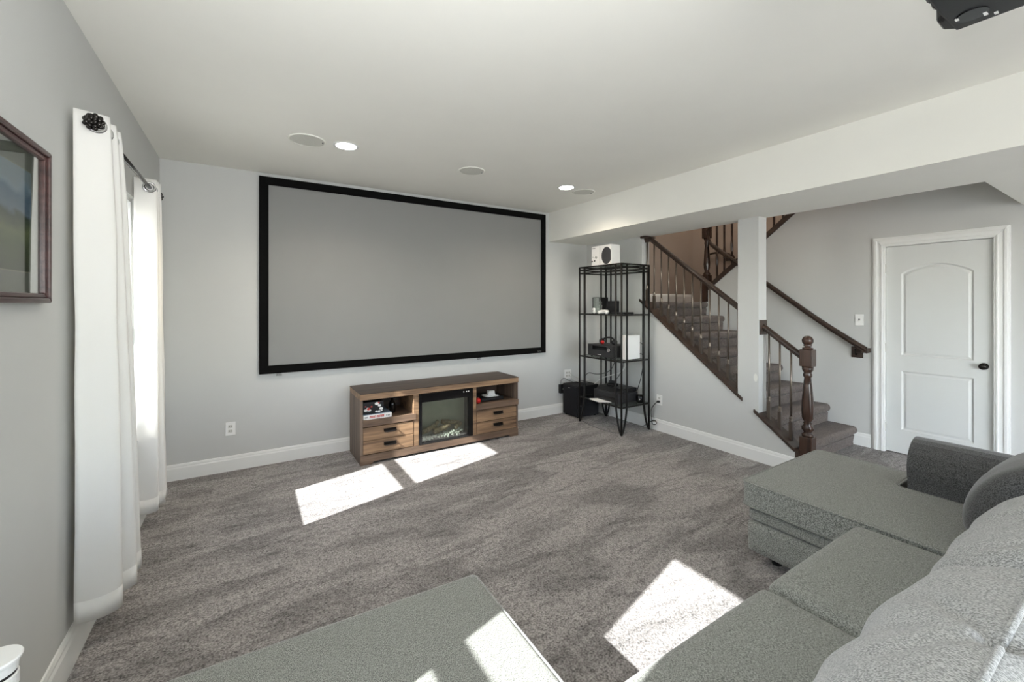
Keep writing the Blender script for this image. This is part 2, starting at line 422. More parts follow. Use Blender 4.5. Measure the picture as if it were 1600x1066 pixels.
# stair-side wall: full height by the back wall, sloped knee wall under the balusters, a post
def capz(y): return 0.223 + 0.768 * (y - 1.842)
T = 0.035
c = BM()
box(c, XR, XK, 3.55, YB, 0, ZS)
prism(c, [(1.842, 0), (3.55, 0), (3.55, capz(3.55) - T), (1.842, capz(1.842) - T)], 'X', XR, XK)
prism(c, [(2.15, capz(2.15) - T), (2.35, capz(2.35) - T), (2.35, ZS), (2.15, ZS)], 'X', XR, XK)
struct('wall_right', c, M['wall_patched'])
# wall with the door; its top follows the upper flight of stairs
def upz(y): return 1.803 + 0.792 * (3.502 - y)
c = BM(); A = XD + 0.11
dy0, dy1, dz = 0.885, 1.622, 2.07
box(c, XD, A, YR - 0.15, dy0 - 0.02, 0, upz(dy0) - 0.05)
prism(c, [(dy0 - 0.02, dz + 0.02), (dy1 + 0.02, dz + 0.02), (dy1 + 0.02, upz(dy1 + 0.02) - 0.06), (dy0 - 0.02, upz(dy0 - 0.02) - 0.06)], 'X', XD, A)
prism(c, [(dy1 + 0.02, 0), (3.60, 0), (3.60, upz(3.60) - 0.06), (dy1 + 0.02, upz(dy1 + 0.02) - 0.06)], 'X', XD, A)
struct('wall_hall', c, M['wall'])
# stairwell above: walls and ceiling of the upper storey
ZT = 5.2
c = BM(); box(c, XK, 6.75, 4.70, 4.85, 0, ZT); struct('wall_landing', c, M['lamplit'])
c = BM(); box(c, 6.75, 6.90, 0.4, 4.70, 0, ZT); struct('wall_stairwell_far', c, M['lamplit'])
c = BM(); box(c, XK - 0.10, XK, 1.6, 4.85, ZC + 0.14, ZT); box(c, XK - 0.10, XK, YB, 4.85, 1.2, ZC + 0.14); struct('wall_stairwell_near', c, M['lamplit'])
c = BM(); box(c, XK, 6.9, 1.5, 1.65, ZC, ZT); struct('wall_stairwell_front', c, M['lamplit'])
c = BM(); box(c, A, 6.75, 0.4, 0.55, 0, ZT); struct('wall_closet', c, M['wall'])
c = BM(); box(c, XK - 0.10, 6.9, 0.4, 4.85, ZT, ZT + 0.12); struct('ceiling_upper', c, M['ceil'])

# baseboards
BP = [(0, 0), (0.016, 0), (0.016, 0.100), (0.011, 0.112), (0.011, 0.120), (0.006, 0.133), (0, 0.135)]
def base_y(name, x, ya, yb, sgn, h=1.0):
    return struct(name, prism(BM(), [(x + sgn * p[0], p[1] * h) for p in BP], 'Y', ya, yb), M['trim'])
def base_x(name, y, xa, xb, sgn):
    return struct(name, prism(BM(), [(y + sgn * p[0], p[1]) for p in BP], 'X', xa, xb), M['trim'])
base_y('baseboard_left', XL, YR, YB, 1, 1.15)
base_x('baseboard_back', YB, XL, XR, -1)
base_y('baseboard_right', XR, 1.842, YB, -1)
base_y('baseboard_hall', XD, 1.74, 1.93, -1)
struct('baseboard_landing', prism(BM(), [(4.70 - p[0], 1.52 + p[1]) for p in BP], 'X', XK, 6.75), M['trim'])

# ------------------------------------------------------------------ windows
def window(n, wy):
    y0, y1 = wy; zb, zt = WZ; zm = 1.375
    f = BM(); o0, o1 = y0 - 0.05, y1 + 0.05; s = 0.026
    for a in ((o0, o0 + s, 0.62, 2.18), (o1 - s, o1, 0.62, 2.18), (o0 + s, o1 - s, 0.62, 0.655), (o0 + s, o1 - s, 2.18 - s, 2.18)):
        box(f, XL - 0.15, XL - 0.02, *a)
    win = struct('window_%d' % n, f, M['trim'])
    def sash(x, za, zb_):
        b = BM(); t = 0.024
        for a in ((y0 - t, y0, za, zb_), (y1, y1 + t, za, zb_)): box(b, x - 0.018, x + 0.018, *a)
        return b
    lo = sash(-0.690, 0.655, zm); box(lo, -0.708, -0.672, y0, y1, 0.655, zb); box(lo, -0.708, -0.672, y0, y1, zm - 0.035, zm)
    hi = sash(-0.728, zm - 0.035, 2.18 - s); box(hi, -0.746, -0.710, y0, y1, zm - 0.035, zm + 0.035); box(hi, -0.746, -0.710, y0, y1, zt, 2.18 - s)
    obj('sash', lo, M['trim'], win); obj('sash', hi, M['trim'], win)
    obj('pane', box(BM(), -0.692, -0.688, y0, y1, zb, zm - 0.035), M['glass'], win)
    obj('pane', box(BM(), -0.730, -0.726, y0, y1, zm + 0.035, zt), M['glass'], win)
    obj('sill', box(BM(), XL - 0.02, XL + 0.03, y0 - 0.09, y1 + 0.09, 0.600, 0.622), M['trim'], win, bevel=0.004)
window(1, W1); window(2, W2); window(3, W3_FILL)  # the third window is added for extra daylight
struct('outside_ground', box(BM(), -40, 40, -40, 40, -0.5, -0.4), M['outside_ground'])

# ------------------------------------------------------------------ door
d = BM(); cw = 0.095; x = XD
def casing_piece(bm, pts): prism(bm, pts, 'X', x - 0.020, x + 0.0)
casing_piece(d, [(dy0 - cw, 0), (dy0, 0), (dy0, dz), (dy0 - cw, dz + cw)])
casing_piece(d, [(dy1, 0), (dy1 + cw, 0), (dy1 + cw, dz + cw), (dy1, dz)])
casing_piece(d, [(dy0, dz), (dy1, dz), (dy1 + cw, dz + cw), (dy0 - cw, dz + cw)])
door = struct('door_1', d, M['trim'], bevel=0.003)
e = BM()
for a, b_ in ((0.060, 0.082), (0.014, 0.030)):
    ya, yb, q = dy0 - a, dy0 - b_, 0
    prism(e, [(dy0 - b_, 0), (dy0 - a, 0), (dy0 - a, dz + a), (dy0 - b_, dz + b_)], 'X', x - 0.027, x - 0.018)
    prism(e, [(dy1 + a, 0), (dy1 + b_, 0), (dy1 + b_, dz + b_), (dy1 + a, dz + a)], 'X', x - 0.027, x - 0.018)
    prism(e, [(dy0 - a, dz + a), (dy1 + a, dz + a), (dy1 + b_, dz + b_), (dy0 - b_, dz + b_)], 'X', x - 0.027, x - 0.018)
obj('casing_moulding', e, M['trim'], door, bevel=0.003)
j = BM(); jx0, jx1 = x, x + 0.11
box(j, jx0, jx1, dy0 - 0.02, dy0, 0, dz + 0.02); box(j, jx0, jx1, dy1, dy1 + 0.02, 0, dz + 0.02); box(j, jx0, jx1, dy0, dy1, dz, dz + 0.02)
obj('jamb', j, M['trim'], door)
# leaf with two sunk panels, the upper one arched
yl0, yl1, zl0, zl1 = dy0 + 0.004, dy1 - 0.004, 0.012, dz - 0.004
xf = x + 0.012
py0, py1 = yl0 + 0.118, yl1 - 0.118
arch = [(py0 + (py1 - py0) * t / 14, 1.795 + 0.085 * math.sin(PI * t / 14) ** 0.8) for t in range(15)]
top_panel = [(py1, 0.985), (py0, 0.985)] + arch
low_panel = [(py0, 0.245), (py1, 0.245), (py1, 0.83), (py0, 0.83)]
def plate(bm, outer, hole, xa):
    """flat face round a hole, bridged in two halves"""
    pass
lf = BM()
box(lf, xf + 0.012, xf + 0.036, yl0, yl1, zl0, zl1)                      # core
box(lf, xf, xf + 0.012, yl0, py0, zl0, zl1); box(lf, xf, xf + 0.012, py1, yl1, zl0, zl1)
box(lf, xf, xf + 0.012, py0, py1, zl0, 0.245); box(lf, xf, xf + 0.012, py0, py1, 0.83, 0.985)
prism(lf, [(p[0], p[1]) for p in arch] + [(py1, zl1), (py0, zl1)], 'X', xf, xf + 0.012)
leaf = obj('door_leaf', lf, M['door'], door)
def shrink(pts, k):
    cy = sum(p[0] for p in pts) / len(pts); cz = (min(p[1] for p in pts) + max(p[1] for p in pts)) / 2
    hy = (max(p[0] for p in pts) - min(p[0] for p in pts)) / 2; hz = (max(p[1] for p in pts) - min(p[1] for p in pts)) / 2
    return [(cy + (p[0] - cy) * (1 - k / hy), cz + (p[1] - cz) * (1 - k / hz)) for p in pts]
for pts in (top_panel, low_panel):
    b = BM(); loops = []
    for k, dx in ((0.0, 0.0), (0.010, 0.010), (0.016, 0.0115), (0.034, 0.004)):
        loops.append([b.verts.new((xf + dx, p[0], p[1])) for p in shrink(pts, k)])
    for a, c_ in zip(loops, loops[1:]):
        n = len(a)
        for i in range(n): b.faces.new([a[i], a[(i + 1) % n], c_[(i + 1) % n], c_[i]])
    b.faces.new(loops[-1])
    obj('panel', b, M['door'], leaf)
kb = BM(); lathe(kb, [(0.030, 0), (0.030, -0.006), (0.012, -0.010), (0.011, -0.030), (0.022, -0.036), (0.028, -0.046), (0.026, -0.056), (0.014, -0.062), (0, -0.063)], (xf, 0.945, 0.945), 'X')
obj('knob', kb, M['knob'], leaf, smooth=True)
for z in (0.25, 1.05, 1.85):
    hb = BM(); tube(hb, [(x + 0.004, dy1 - 0.001, z - 0.045), (x + 0.004, dy1 - 0.001, z + 0.045)], 0.006); obj('hinge', hb, M['offwhite'], door)

# ------------------------------------------------------------------ stairs
NS, RISE, RUN, Y0 = 8, 0.19, 0.245, 1.851
def step_bm(xa, xb, y, z, run, zlow, sg=1):
    """carpeted step: leaning riser and a fat wrapped nosing"""
    r = 0.042; d = 0.030
    P = [(d, zlow), (d + 0.004, zlow + 0.02), (0.022, z - 2 * r - 0.008)]
    for k in range(13):
        a = -PI / 2 - PI * k / 12
        P.append((r * 0.95 + r * 0.95 * math.cos(a), z - r + r * math.sin(-a) * -1.0))
    P += [(run + d, z), (run + d, zlow)]
    return prism(BM(), [(y + sg * p[0], p[1]) for p in P], 'X', xa, xb)
st = thing('staircase', 'straight flight of grey carpeted stairs beside the closet wall', 'stairs', (4.86, 2.8, 0))
for i in range(NS - 1):
    obj('step', step_bm(XK + 0.002, XD - 0.002, Y0 + RUN * i, RISE * (i + 1), RUN, max(0.0, RISE * (i - 1))), M['stair_carpet'], st, smooth=False)
lb = step_bm(XK + 0.002, XD - 0.002, Y0 + RUN * 7, RISE * 8, 1.058, RISE * 6); obj('landing', lb, M['stair_carpet'], st)
obj('landing', box(BM(), XD - 0.002, 6.744, 3.62, 4.694, RISE * 7, RISE * 8), M['stair_carpet'], st)
ust = thing('staircase', 'upper flight of carpeted stairs rising behind the dark sloped stringer', 'stairs', (6.1, 2.8, 1.52))
for i in range(7):
    obj('step', step_bm(A + 0.002, 6.745, 3.60 - RUN * i, RISE * (9 + i), RUN, RISE * (7 + i), -1), M['stair_carpet'], ust)

# lower railing
rl = thing('stair_railing', 'dark wood stair railing with metal balusters and a turned newel post', 'railing', (4.17, 1.766, 0))
def slope_bar(bm, x0, x1, ya, yb, za, zb, t):
    return prism(bm, [(ya, za - t), (yb, zb - t), (yb, zb), (ya, za)], 'X', x0, x1)
# sloped board on the knee wall, in two runs either side of the post
def capboard(ya, yb):
    b = BM(); slope_bar(b, XR - 0.022, XK + 0.004, ya, yb, capz(ya), capz(yb), T - 0.004); return b
obj('cap_board', capboard(2.30, 3.58), M['rwood'], rl, bevel=0.005)
obj('cap_board', capboard(1.835, 2.19), M['rwood'], rl, bevel=0.005)
def handrail(pts, r=0.030):
    """moulded rail: wide rounded top over a narrower foot"""
    prof = [(-0.030, 0.0), (-0.024, 0.020), (-0.010, 0.030), (0.010, 0.030), (0.024, 0.020), (0.030, 0.0), (0.026, -0.012), (0.017, -0.018), (0.017, -0.034), (-0.017, -0.034), (-0.017, -0.018), (-0.026, -0.012)]
    bm = BM(); rings = []
    for p in pts: rings.append([bm.verts.new((p[0] + a, p[1], p[2] + b)) for a, b in prof])
    n = len(prof)
    for a, b in zip(rings, rings[1:]):
        for k in range(n): bm.faces.new([a[k], a[(k + 1) % n], b[(k + 1) % n], b[k]])
    bm.faces.new(rings[0]); bm.faces.new(rings[-1][::-1]); return bm
RXM = 4.17
def railz(y): return 1.02 + 0.758 * (y - 1.80)
obj('handrail', handrail([(RXM, 1.80, railz(1.80)), (RXM, 2.149, railz(2.149))]), M['rwood'], rl, bevel=0.003)
obj('handrail', handrail([(RXM, 2.351, railz(2.351)), (RXM, 3.47, railz(3.47)), (RXM, 3.549, 2.285)]), M['rwood'], rl, bevel=0.003)
obj('rosette', box(BM(), XR + 0.012, XK - 0.012, 2.135, 2.152, railz(2.15) - 0.085, railz(2.15) + 0.055), M['rwood'], rl, bevel=0.004)
obj('rosette', box(BM(), XR - 0.03, XK + 0.02, 3.47, 3.552, 2.293, 2.318), M['rwood'], rl, bevel=0.004)
ys = [1.842 + 0.105 * k for k in range(18)]
for y in [1.90, 1.995, 2.09] + [2.385 + 0.1035 * k for k in range(12)]:
    zt = railz(y) - 0.03; zb = capz(y) - 0.004
    b = BM(); tube(b, [(RXM, y, zb + 0.20), (RXM, y, zt)], 0.009, 8)
    bal = obj('baluster', b, M['iron'], rl, smooth=True)
    k_ = BM(); lathe(k_, [(0.009, 0.158), (0.014, 0.164), (0.016, 0.174), (0.011, 0.184), (0.016, 0.194), (0.013, 0.204), (0.009, 0.212)], (RXM, y, zb), n=10)
    obj('collar', k_, M['iron'], bal, smooth=True)
    f = BM(); box(f, RXM - 0.014, RXM + 0.014, y - 0.014, y + 0.014, zb - 0.010, zb + 0.160); obj('foot', f, M['ironfoot'], bal)
def newel(parent, x, y, z0, zblock, h):
    """square foot, turned shaft, square block, ball"""
    b = BM(); q = 0.048
    box(b, x - q, x + q, y - q, y + q, z0, z0 + 0.33)
    n_ = obj('newel_post', b, M['rwoodz'], parent, bevel=0.006)
    obj('square_block', box(BM(), x - q, x + q, y - q, y + q, zblock, zblock + 0.15), M['rwoodz'], n_, bevel=0.006)
    s0 = z0 + 0.33; L_ = zblock - s0
    P = [(0.044, 0), (0.046, .03), (0.030, .05), (0.030, .07), (0.046, .10), (0.046, .14), (0.028, .17), (0.034, .19), (0.026, .21), (0.044, .26), (0.047, .36), (0.044, .52), (0.032, .74), (0.026, .84), (0.034, .86), (0.034, .89), (0.028, .91), (0.042, .95), (0.044, 1.0)]
    obj('turned_shaft', lathe(BM(), [(r, z * L_) for r, z in P], (x, y, s0), n=20), M['rwoodz'], n_, smooth=True)
    zt = zblock + 0.15
    P2 = [(0.040, 0), (0.042, .012), (0.022, .020), (0.020, .024), (0.032, .028), (0.032, .034)] + [(0.044 * math.sin(PI * k / 14), .076 - 0.044 * math.cos(PI * k / 14)) for k in range(3, 15)]
    obj('ball_finial', lathe(BM(), P2, (x, y, zt), n=20), M['rwoodz'], n_, smooth=True)
newel(rl, RXM, 1.766, 0.0, 0.945, 1.2)
obj('bottom_board', box(BM(), XR + 0.01, XK - 0.01, 1.815, 1.842, 0.0, capz(1.842) - 0.02), M['rwood'], rl)

# wall handrail on the closet wall
wr = thing('wall_handrail', 'dark wooden handrail slanting up the grey closet wall left of the door', 'handrail', (5.42, 2.7, 1.0))
pts = smooth_pts([(5.415, 1.75, 1.015), (5.415, 1.86, 1.088), (5.415, 2.2, 1.325), (5.415, 2.745, 1.745), (5.415, 3.40, 2.25), (5.415, 3.50, 2.36), (5.415, 3.54, 2.50)], 4)
obj('rail', handrail(pts), M['rwood'], wr, bevel=0.003)
obj('end_return', box(BM(), 5.40, 5.479, 1.735, 1.80, 0.985, 1.035), M['rwood'], wr, bevel=0.008)
for y, z in ((1.85, 0.995), (2.85, 1.74)):
    b = BM(); box(b, 5.462, 5.479, y - 0.05, y + 0.05, z - 0.07, z + 0.045); br = obj('wall_block', b, M['rwood'], wr, bevel=0.004)
    b = BM(); tube(b, smooth_pts([(5.464, y, z - 0.03), (5.43, y, z - 0.035), (5.415, y, z + 0.03)], 4), 0.007); obj('bracket', b, M['bronze'], br)

# upper railing
ur = thing('stair_railing', 'upper dark wood railing with square balusters seen under the beam', 'railing', (5.53, 3.6, 1.52))
b = BM(); slope_bar(b, XD - 0.02, A, 1.70, 3.56, upz(1.70), upz(3.56), 0.075); obj('stringer_board', b, M['rwood'], ur, bevel=0.004)
b = BM(); box(b, 5.475, 5.57, 3.565, 3.66, 1.521, 1.90); un = obj('newel_post', b, M['rwoodz'], ur, bevel=0.005); obj('square_block', box(BM(), 5.475, 5.57, 3.565, 3.66, 2.42, 2.72), M['rwoodz'], un, bevel=0.005)
obj('turned_shaft', lathe(BM(), [(0.044, 0), (0.046, .02), (0.028, .05), (0.040, .10), (0.044, .16), (0.034, .34), (0.026, .42), (0.034, .45), (0.030, .48), (0.042, .52)], (5.5225, 3.6125, 1.90), n=16), M['rwoodz'], un, smooth=True)
obj('handrail', handrail([(5.5225, 1.70, upz(1.70) + 0.86), (5.5225, 3.57, upz(3.57) + 0.86)]), M['rwood'], ur)
for k in range(16):
    y = 3.46 - 0.107 * k; z = upz(y)
    b = BM(); q = 0.010
    box(b, 5.5225 - q, 5.5225 + q, y - q, y + q, z - 0.02, z + 0.84)
    bl = obj('baluster', b, M['rwood'], ur)
    b = BM(); lathe(b, [(0.011, .18), (0.018, .20), (0.018, .30), (0.011, .40)], (5.5225, y, z), n=8); obj('turned_swell', b, M['rwood'], bl, smooth=True)
fr = thing('wall_handrail', 'curved dark handrail on the beige wall behind the upper balusters', 'handrail', (6.70, 4.3, 2.3))
obj('rail', tube(BM(), smooth_pts([(6.70, 4.42, 2.30), (6.70, 4.28, 2.35), (6.70, 4.10, 2.34), (6.70, 3.92, 2.27), (6.70, 3.88, 2.10), (6.70, 3.84, 2.22), (6.70, 3.2, 2.42)], 5), 0.018), M['rwood'], fr, smooth=True)
b = BM(); box(b, 6.725, 6.75, 4.0, 4.06, 2.20, 2.30); obj('bracket', b, M['rwood'], fr)

# ------------------------------------------------------------------ ceiling fixtures
def can(y, x, label):
    t = thing('recessed_light', label, 'ceiling light', (x, y, ZC), 'recessed ceiling lights')
    obj('trim_ring', lathe(BM(), [(0.074, -0.004), (0.080, -0.006), (0.092, -0.004), (0.095, 0.0), (0.074, 0.0), (0.074, -0.004)], (x, y, ZC), n=32), M['trim'], t, smooth=True)
    obj('lens', lathe(BM(), [(0.074, -0.0035), (0.074, -0.001)], (x, y, ZC), n=32), M['lens'], t)
    l = bpy.data.lights.new('can_lamp', 'SPOT'); l.energy = CAN_W * 4; l.spot_size = math.radians(150); l.spot_blend = 0.9; l.shadow_soft_size = 0.06
    l.color = (1.0, 0.86, 0.70)
    lo = bpy.data.objects.new('can_lamp', l); COL.objects.link(lo); lo.parent = t; lo.location = (0, 0, -0.03)
can(3.424, 0.638, 'glowing round recessed light in the ceiling above the left half of the screen')
can(3.434, 2.817, 'glowing round recessed light in the ceiling near the soffit corner')
def cspk(x, y, r, label):
    t = thing('ceiling_speaker', label, 'speaker', (x, y, ZC), 'round ceiling speakers')
    obj('rim', lathe(BM(), [(r - 0.008, -0.006), (r, -0.006), (r + 0.004, 0.0), (r - 0.008, 0.0), (r - 0.008, -0.006)], (x, y, ZC), n=40), M['ceil'], t, smooth=True)
    g = mat('speaker_grille', (206, 206, 198), 0.8, var=0.1, scale=400, bump=0.5, bscale=500) if 'grille' not in M else M['grille']
    M['grille'] = g
    obj('grille', lathe(BM(), [(r - 0.008, -0.004), (r - 0.008, -0.0005)], (x, y, ZC), n=40), g, t)
    tube_ = BM(); ball(tube_, (x + r - 0.02, y - 0.01, ZC - 0.005), 0.006, 8); obj('tab', tube_, M['grey'], t)
cspk(0.37, 3.456, 0.125, 'white round in-ceiling speaker left of the nearer recessed light')
cspk(1.73, 3.462, 0.118, 'white round in-ceiling speaker midway between the two recessed lights')
cspk(3.09, 3.473, 0.118, 'white round in-ceiling speaker just beside the light near the soffit')

# lamp over the upstairs landing, out of sight above the beam
ul = bpy.data.lights.new('landing_lamp', 'POINT'); ul.energy = UP_W; ul.shadow_soft_size = 0.15; ul.color = (1.0, 0.90, 0.80)
uo = bpy.data.objects.new('landing_lamp', ul); COL.objects.link(uo); uo.location = (5.7, 3.7, 4.7)

# ------------------------------------------------------------------ projection screen
SX0, SX1, SZ0, SZ1, SY = 0.084, 3.343, 0.846, 2.672, 4.50
ps = thing('projection_screen', 'huge grey projection screen in a black frame on the back wall', 'screen', (1.71, YB, SZ0))
fw = 0.075
def bar(pts):
    b = BM(); prism(b, pts, 'Y', SY, YB - 0.004); return b
for p in ([(SX0, SZ0), (SX1, SZ0), (SX1 - fw, SZ0 + fw), (SX0 + fw, SZ0 + fw)], [(SX0, SZ1), (SX1, SZ1), (SX1 - fw, SZ1 - fw), (SX0 + fw, SZ1 - fw)],
          [(SX0, SZ0), (SX0 + fw, SZ0 + fw), (SX0 + fw, SZ1 - fw), (SX0, SZ1)], [(SX1, SZ0), (SX1 - fw, SZ0 + fw), (SX1 - fw, SZ1 - fw), (SX1, SZ1)]):
    obj('frame_bar', bar(p), M['frame_black'], ps, bevel=0.003)
obj('screen_cloth', box(BM(), SX0 + fw - 0.004, SX1 - fw + 0.004, SY + 0.012, SY + 0.016, SZ0 + fw - 0.004, SZ1 - fw + 0.004), M['screen'], ps)
obj('badge', box(BM(), 3.21, 3.268, SY - 0.003, SY + 0.001, 0.866, 0.880), M['chrome'], ps)
for x in (0.244, 2.36):
    b = BM(); box(b, x - 0.022, x + 0.022, SY + 0.012, SY + 0.03, SZ0 - 0.026, SZ0 + 0.002); ball(b, (x, SY + 0.012, SZ0 - 0.014), 0.006, 8); obj('wall_bracket', b, M['chrome'], ps)

# ------------------------------------------------------------------ media console with fireplace
tx0, tx1, ty0, ty1, tz = 0.873, 2.600, 4.03, 4.497, 0.662
tv = thing('media_console', 'rustic brown wood media console with drawers below the screen', 'tv stand', ((tx0 + tx1) / 2, (ty0 + ty1) / 2, 0))
# top of five boards
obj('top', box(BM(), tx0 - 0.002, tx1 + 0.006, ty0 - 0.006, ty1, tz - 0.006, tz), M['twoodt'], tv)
obj('top_slab', box(BM(), tx0, tx1 + 0.004, ty0 - 0.004, ty1, tz - 0.062, tz - 0.007), M['twoodl'], tv, bevel=0.003)
for xa, xb in ((tx0, tx0 + 0.024), (tx1 - 0.020, tx1)):
    obj('side_panel', box(BM(), xa, xb, ty0, ty1, 0, tz - 0.062), M['twoodz'], tv, bevel=0.002)
fx0, fx1, oL1, oR0 = 1.433, 2.030, 1.380, 2.073
for xa, xb in ((oL1, fx0), (fx1, oR0)):
    obj('divider', box(BM(), xa, xb, ty0 + 0.004, ty1 - 0.02, 0.09, tz - 0.062), M['twoodl'], tv, bevel=0.002)
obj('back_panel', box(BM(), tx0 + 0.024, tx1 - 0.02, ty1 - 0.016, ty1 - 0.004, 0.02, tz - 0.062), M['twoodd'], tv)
for xa, xb in ((tx0 + 0.024, oL1 + 0.022), (oR0 - 0.006, tx1 + 0.002)):
    obj('shelf', box(BM(), xa, xb, ty0 - 0.008, ty1 - 0.02, 0.352, 0.412), M['twood'], tv, bevel=0.002)
k = BM(); prism(k, [(tx0, 0), (tx0 + 0.10, 0), (tx0 + 0.125, 0.022), (tx1 - 0.125, 0.022), (tx1 - 0.10, 0), (tx1, 0), (tx1, 0.09), (tx0, 0.09)], 'Y', ty0 - 0.004, ty0 + 0.02)
obj('plinth', k, M['twood'], tv, bevel=0.002)
for xa, xb in ((tx0 + 0.026, oL1 - 0.004), (oR0 + 0.004, tx1 - 0.022)):
    for za, zb in ((0.094, 0.216), (0.221, 0.343)):
        dr = obj('drawer', box(BM(), xa, xb, ty0 + 0.001, ty0 + 0.30, za, zb), M['twoodl'], tv, bevel=0.003)
        xc, zc = (xa + xb) / 2 + 0.01, (za + zb) / 2 + 0.008
        h = BM(); prism(h, [(xc - 0.062, zc + 0.022), (xc + 0.062, zc + 0.022), (xc + 0.054, zc - 0.006), (xc + 0.03, zc - 0.016), (xc - 0.03, zc - 0.016), (xc - 0.054, zc - 0.006)], 'Y', ty0 - 0.006, ty0 + 0.002)
        tube(h, smooth_pts([(xc - 0.055, ty0 - 0.004, zc + 0.004), (xc - 0.045, ty0 - 0.022, zc - 0.002), (xc + 0.045, ty0 - 0.022, zc - 0.002), (xc + 0.055, ty0 - 0.004, zc + 0.004)], 3), 0.006, 6)
        obj('handle', h, M['knob'], dr)
# electric fireplace insert
fp = thing('electric_fireplace', 'black electric fireplace insert with fake logs in the brown console', 'fireplace', ((fx0 + fx1) / 2, ty0, 0.09))
fz0, fz1 = 0.092, tz - 0.066
b = BM(); g = 0.003
box(b, fx0 + g, fx0 + 0.030, ty0 - 0.006, ty0 + 0.03, fz0, fz1); box(b, fx1 - 0.055, fx1 - g, ty0 - 0.006, ty0 + 0.03, fz0, fz1)
box(b, fx0 + 0.030, fx1 - 0.055, ty0 - 0.006, ty0 + 0.03, fz1 - 0.085, fz1); box(b, fx0 + 0.030, fx1 - 0.055, ty0 - 0.006, ty0 + 0.03, fz0, fz0 + 0.02)
obj('frame', b, M['plastic3'], fp, bevel=0.002)
b = BM(); box(b, fx0 + g, fx1 - g, ty0 + 0.19, ty0 + 0.20, fz0, fz1)
obj('firebox_back', b, mat('firebox_panel', (150, 151, 138), 0.6, var=0.08, scale=9), fp)
b = BM(); box(b, fx0 + g, fx0 + 0.012, ty0 + 0.03, ty0 + 0.19, fz0, fz1); box(b, fx1 - 0.012, fx1 - g, ty0 + 0.03, ty0 + 0.19, fz0, fz1); box(b, fx0 + 0.012, fx1 - 0.012, ty0 + 0.03, ty0 + 0.19, fz0, fz0 + 0.012); box(b, fx0 + 0.012, fx1 - 0.012, ty0 + 0.03, ty0 + 0.19, fz1 - 0.012, fz1)
obj('firebox', b, M['plastic2'], fp)
def logbm(p0, p1, r, seed):
    bm = BM(); rnd = random.Random(seed); p0, p1 = Vector(p0), Vector(p1)
    pts = [p0.lerp(p1, t / 6) + Vector((0, rnd.uniform(-.004, .004), rnd.uniform(-.004, .006))) for t in range(7)]
    return tube(bm, pts, [r * rnd.uniform(.8, 1.15) for _ in range(7)], 9)
yb_ = ty0 + 0.10
for i, (p0, p1, r) in enumerate([((1.49, yb_ + .03, 0.165), (1.68, yb_ + .05, 0.215), 0.024), ((1.62, yb_ - .02, 0.172), (1.80, yb_ - .01, 0.222), 0.028), ((1.73, yb_ + .03, 0.250), (1.93, yb_ + .05, 0.215), 0.024), ((1.655, yb_ + .04, 0.225), (1.70, yb_ + .05, 0.262), 0.018), ((1.86, yb_ - .01, 0.180), (1.945, yb_ + .02, 0.215), 0.022)]):
    obj('log', logbm(p0, p1, r, i), M['log'], fp, smooth=True)
b = BM(); rnd = random.Random(3)
for i in range(170):
    t = rnd.random(); cx = 1.48 + 0.47 * t; cy = ty0 + 0.04 + rnd.random() * 0.10; cz = fz0 + 0.024 + rnd.random() * 0.03 * (0.4 + t)
    bmesh.ops.create_icosphere(b, subdivisions=1, radius=rnd.uniform(0.006, 0.012), matrix=Matrix.Translation((cx, cy, cz)) @ Matrix.Diagonal((rnd.uniform(.6, 1.4), 1, rnd.uniform(.6, 1.4), 1)))
o = obj('crystals', b, M['crystal'], fp); o['kind'] = 'stuff'
obj('front_glass', box(BM(), fx0 + 0.030, fx1 - 0.055, ty0 + 0.006, ty0 + 0.010, fz0 + 0.02, fz1 - 0.085), M['fglass'], fp)
for i, q in enumerate((1.915, 1.945, 1.968)):
    b = BM(); box(b, q, q + (0.006, 0.012, 0.012)[i], ty0 - 0.0085, ty0 - 0.0055, fz1 - 0.032, fz1 - 0.020); obj('button_mark', b, M['white'], fp)

# things in the console
zs = 0.412
bg_ = thing('board_game', 'flat white board game box with red lettering in the left cubby of the console', 'board game', (1.02, 4.16, zs))
obj('box', box(BM(), 0.905, 1.168, 4.045, 4.30, zs, zs + 0.042), M['white'], bg_, bevel=0.002)
obj('lid_art', box(BM(), 0.907, 1.166, 4.047, 4.298, zs + 0.042, zs + 0.0435), mat('blue_grey_lid', (120, 138, 158), 0.5, var=0.2, scale=14), bg_)
b = BM()
xx = 0.962
for wd in (.016, .013, .014, .016, .006, .015, .013, .016, .014, .012):
    if wd > .007:
        box(b, xx, xx + 0.0035, 4.043, 4.046, zs + 0.012, zs + 0.032); box(b, xx + 0.0035, xx + wd - 0.003, 4.043, 4.046, zs + 0.027, zs + 0.032); box(b, xx + wd - 0.0065, xx + wd - 0.003, 4.043, 4.046, zs + 0.012, zs + 0.032)
    xx += wd
obj('lettering', b, M['red'], bg_)
b = BM()
for q in (0.918, 0.928, 0.938, 1.115, 1.128, 1.141): box(b, q, q + 0.007, 4.043, 4.046, zs + 0.015, zs + 0.028)
obj('small_print', b, M['grey'], bg_)
ga = thing('game_box', 'black box with white and red artwork lying on the white board game box', 'box', (1.0, 4.18, zs + 0.044))
obj('box', box(BM(), 0.908, 1.100, 4.075, 4.29, zs + 0.044, zs + 0.155), M['plastic'], ga, bevel=0.003)
for (cx, cz, s_, k) in ((0.935, .082, .016, 1.3), (0.965, .078, .014, 1.3), (0.95, .10, .010, 1.3), (1.035, .135, .020, 1), (1.060, .115, .016, 1), (1.075, .085, .018, 1), (1.055, .060, .014, 1), (1.03, .062, .012, 1), (1.08, .065, .010, 1)):
    obj('white_artwork', ball(BM(), (cx, 4.075, zs + cz), s_, 8, (k, 0.12, 0.7)), M['paper'], ga)
